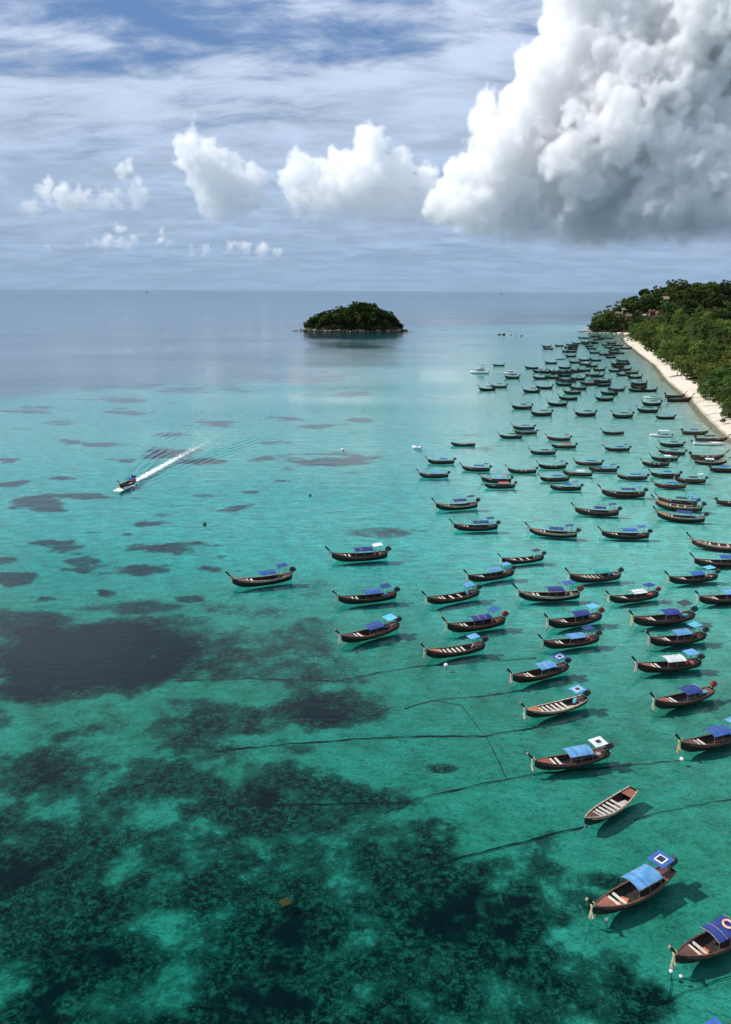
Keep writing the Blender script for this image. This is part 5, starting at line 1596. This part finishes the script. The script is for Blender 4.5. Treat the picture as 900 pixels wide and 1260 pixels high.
def marker():
    p = bed_pt(351, 1110, .15)
    p = ground(351, 1110, .03)
    e = empty('floating_board', p, .5); tag(e, 'square yellowish wooden board drifting above the dark reef', 'board')
    for k in range(4):
        b = MB(); b.box((-.33 + .22 * k, 0, .02 * (k % 2)), (.205, .86, .05)); b.build('plank', M['board'], e)
    c = MB(); c.box((0, .28, -.06), (.86, .09, .05)); c.build('batten', M['cloth_yellow'], e)
    c = MB(); c.box((0, -.28, -.06), (.86, .09, .05)); c.build('batten', M['cloth_yellow'], e)
marker()
def life_ring(boat):
    bm = bmesh.new(); mb = MB(); rr = []
    for i in range(24):
        a = 2 * math.pi * i / 24
        rr.append([((.30 + .085 * math.cos(b)) * math.cos(a), (.30 + .085 * math.cos(b)) * math.sin(a), .07 * math.sin(b)) for b in [2 * math.pi * k / 8 for k in range(8)]])
    rr.append(rr[0]); mb.loft(rr, True)
    o = mb.build('life_ring', M['ring_orange'], None, True)
    mw = Matrix.Translation(boat.location) @ Matrix.Rotation(boat.rotation_euler.z, 4, 'Z') @ Matrix.Scale(boat.scale.x, 4)
    o.location = mw @ Vector((-1.45, .12, 1.98)); o.rotation_euler = (.1, 0, 0); o.scale = (1.25, 1.25, 1.25)
    tag(o, 'orange and white life ring lying on a navy boat canopy', 'life ring')
for b in [o for o in scene.objects if o.get('label', '').startswith('longtail boat with navy canopy on which an orange')]: life_ring(b)

# ships on the horizon
for (px, d, lb) in [(189, 14000, 'tiny ship on the horizon of open sea'), (610, 15000, 'tiny pale ship on the horizon beyond the rocks')]:
    x = (px - 450) / F * d * math.cos(PITCH) ** 0
    e = empty('ship', (x, d, 0), .3); e.scale = (.6,) * 3; tag(e, lb, 'ship')
    h = MB(); h.loft([[(-45, -8, 0), (-45, 8, 0), (-45, 8, 12), (-45, -8, 12)], [(35, -8, 0), (35, 8, 0), (38, 8, 12), (38, -8, 12)], [(52, -.5, 3), (52, .5, 3), (58, .5, 15), (58, -.5, 15)]], True, True); h.build('hull', M['glass_dark'], e)
    c = MB(); c.box((-30, 0, 22), (16, 14, 20)); c.build('bridge', M['white_paint'], e)
    c = MB(); c.tube([(-34, 0, 32), (-34, 0, 42)], 3, 8); c.build('funnel', M['tarp_dark'], e)

# ------------------------------------------------------------------ on the beach
def beach_pt(px, py):
    p = ground(px, py, .6)
    for _ in range(3):
        d = float(shore_dist(np.array([p.x]), np.array([p.y]))[0]); p = ground(px, py, max(.02, d * .085))
    return p
def beach_rope(a, b, seed):
    A, B = beach_pt(*a), beach_pt(*b); rnd = random.Random(seed); n = 12
    mb = MB(); mb.tube([A.lerp(B, i / n) + Vector((0, rnd.uniform(-.25, .25), .10)) for i in range(n + 1)], .07, 5)
    return tag(mb.build('beach_rope', M['rope_weed']), 'dark mooring rope lying across the white sand', 'rope', 'mooring ropes across the sand')
for i, (a, b) in enumerate([((851, 490.5), (866, 488)), ((866, 500), (888, 498)), ((869, 510.5), (887, 508)), ((880, 518.5), (898, 516.5)), ((856, 495), (872, 493)), ((824, 465), (838, 462))]):
    beach_rope(a, b, i)
def driftwood():
    a, b = beach_pt(823, 464), beach_pt(838, 462)
    mb = MB(); mb.tube([a, a.lerp(b, .4) + Vector((0, .4, .2)), b + Vector((0, 0, .15))], [.12, .28, .2], 7)
    mb.tube([b.lerp(a, .3) + Vector((0, 0, .1)), b.lerp(a, .34) + Vector((.2, .2, 1.6)), b.lerp(a, .28) + Vector((.1, 0, 3.4))], [.3, .2, .07], 6)
    mb.tube([b.lerp(a, .34) + Vector((.2, .2, 1.4)), b.lerp(a, .2) + Vector((0, .3, 2.4))], [.14, .05], 5)
    tag(mb.build('driftwood_snag', M['bark'], None, True), 'weathered snag of driftwood standing on the open white sand', 'driftwood')
driftwood()
def umbrella(px, py, s, lb):
    p = beach_pt(px, py); e = empty('beach_umbrella', p); e.scale = (s,) * 3; tag(e, lb, 'umbrella', 'umbrellas under the beach trees')
    t = MB(); t.tube([(0, 0, 0), (0, 0, 2.5)], .04, 6); t.build('pole', M['steel'], e)
    c = MB(); n = 10
    ring = lambda r, z: [(r * math.cos(2 * math.pi * k / n), r * math.sin(2 * math.pi * k / n), z) for k in range(n)]
    c.loft([ring(1.5, 1.95), ring(.8, 2.3), ring(.05, 2.55)], True); c.build('canopy', M['ring_orange'], e)
umbrella(833, 449.5, 1.2, 'orange-pink beach umbrella at the foot of the trees by the sand')
umbrella(837, 451.5, 1.1, 'orange-pink beach umbrella at the foot of the trees by the sand')
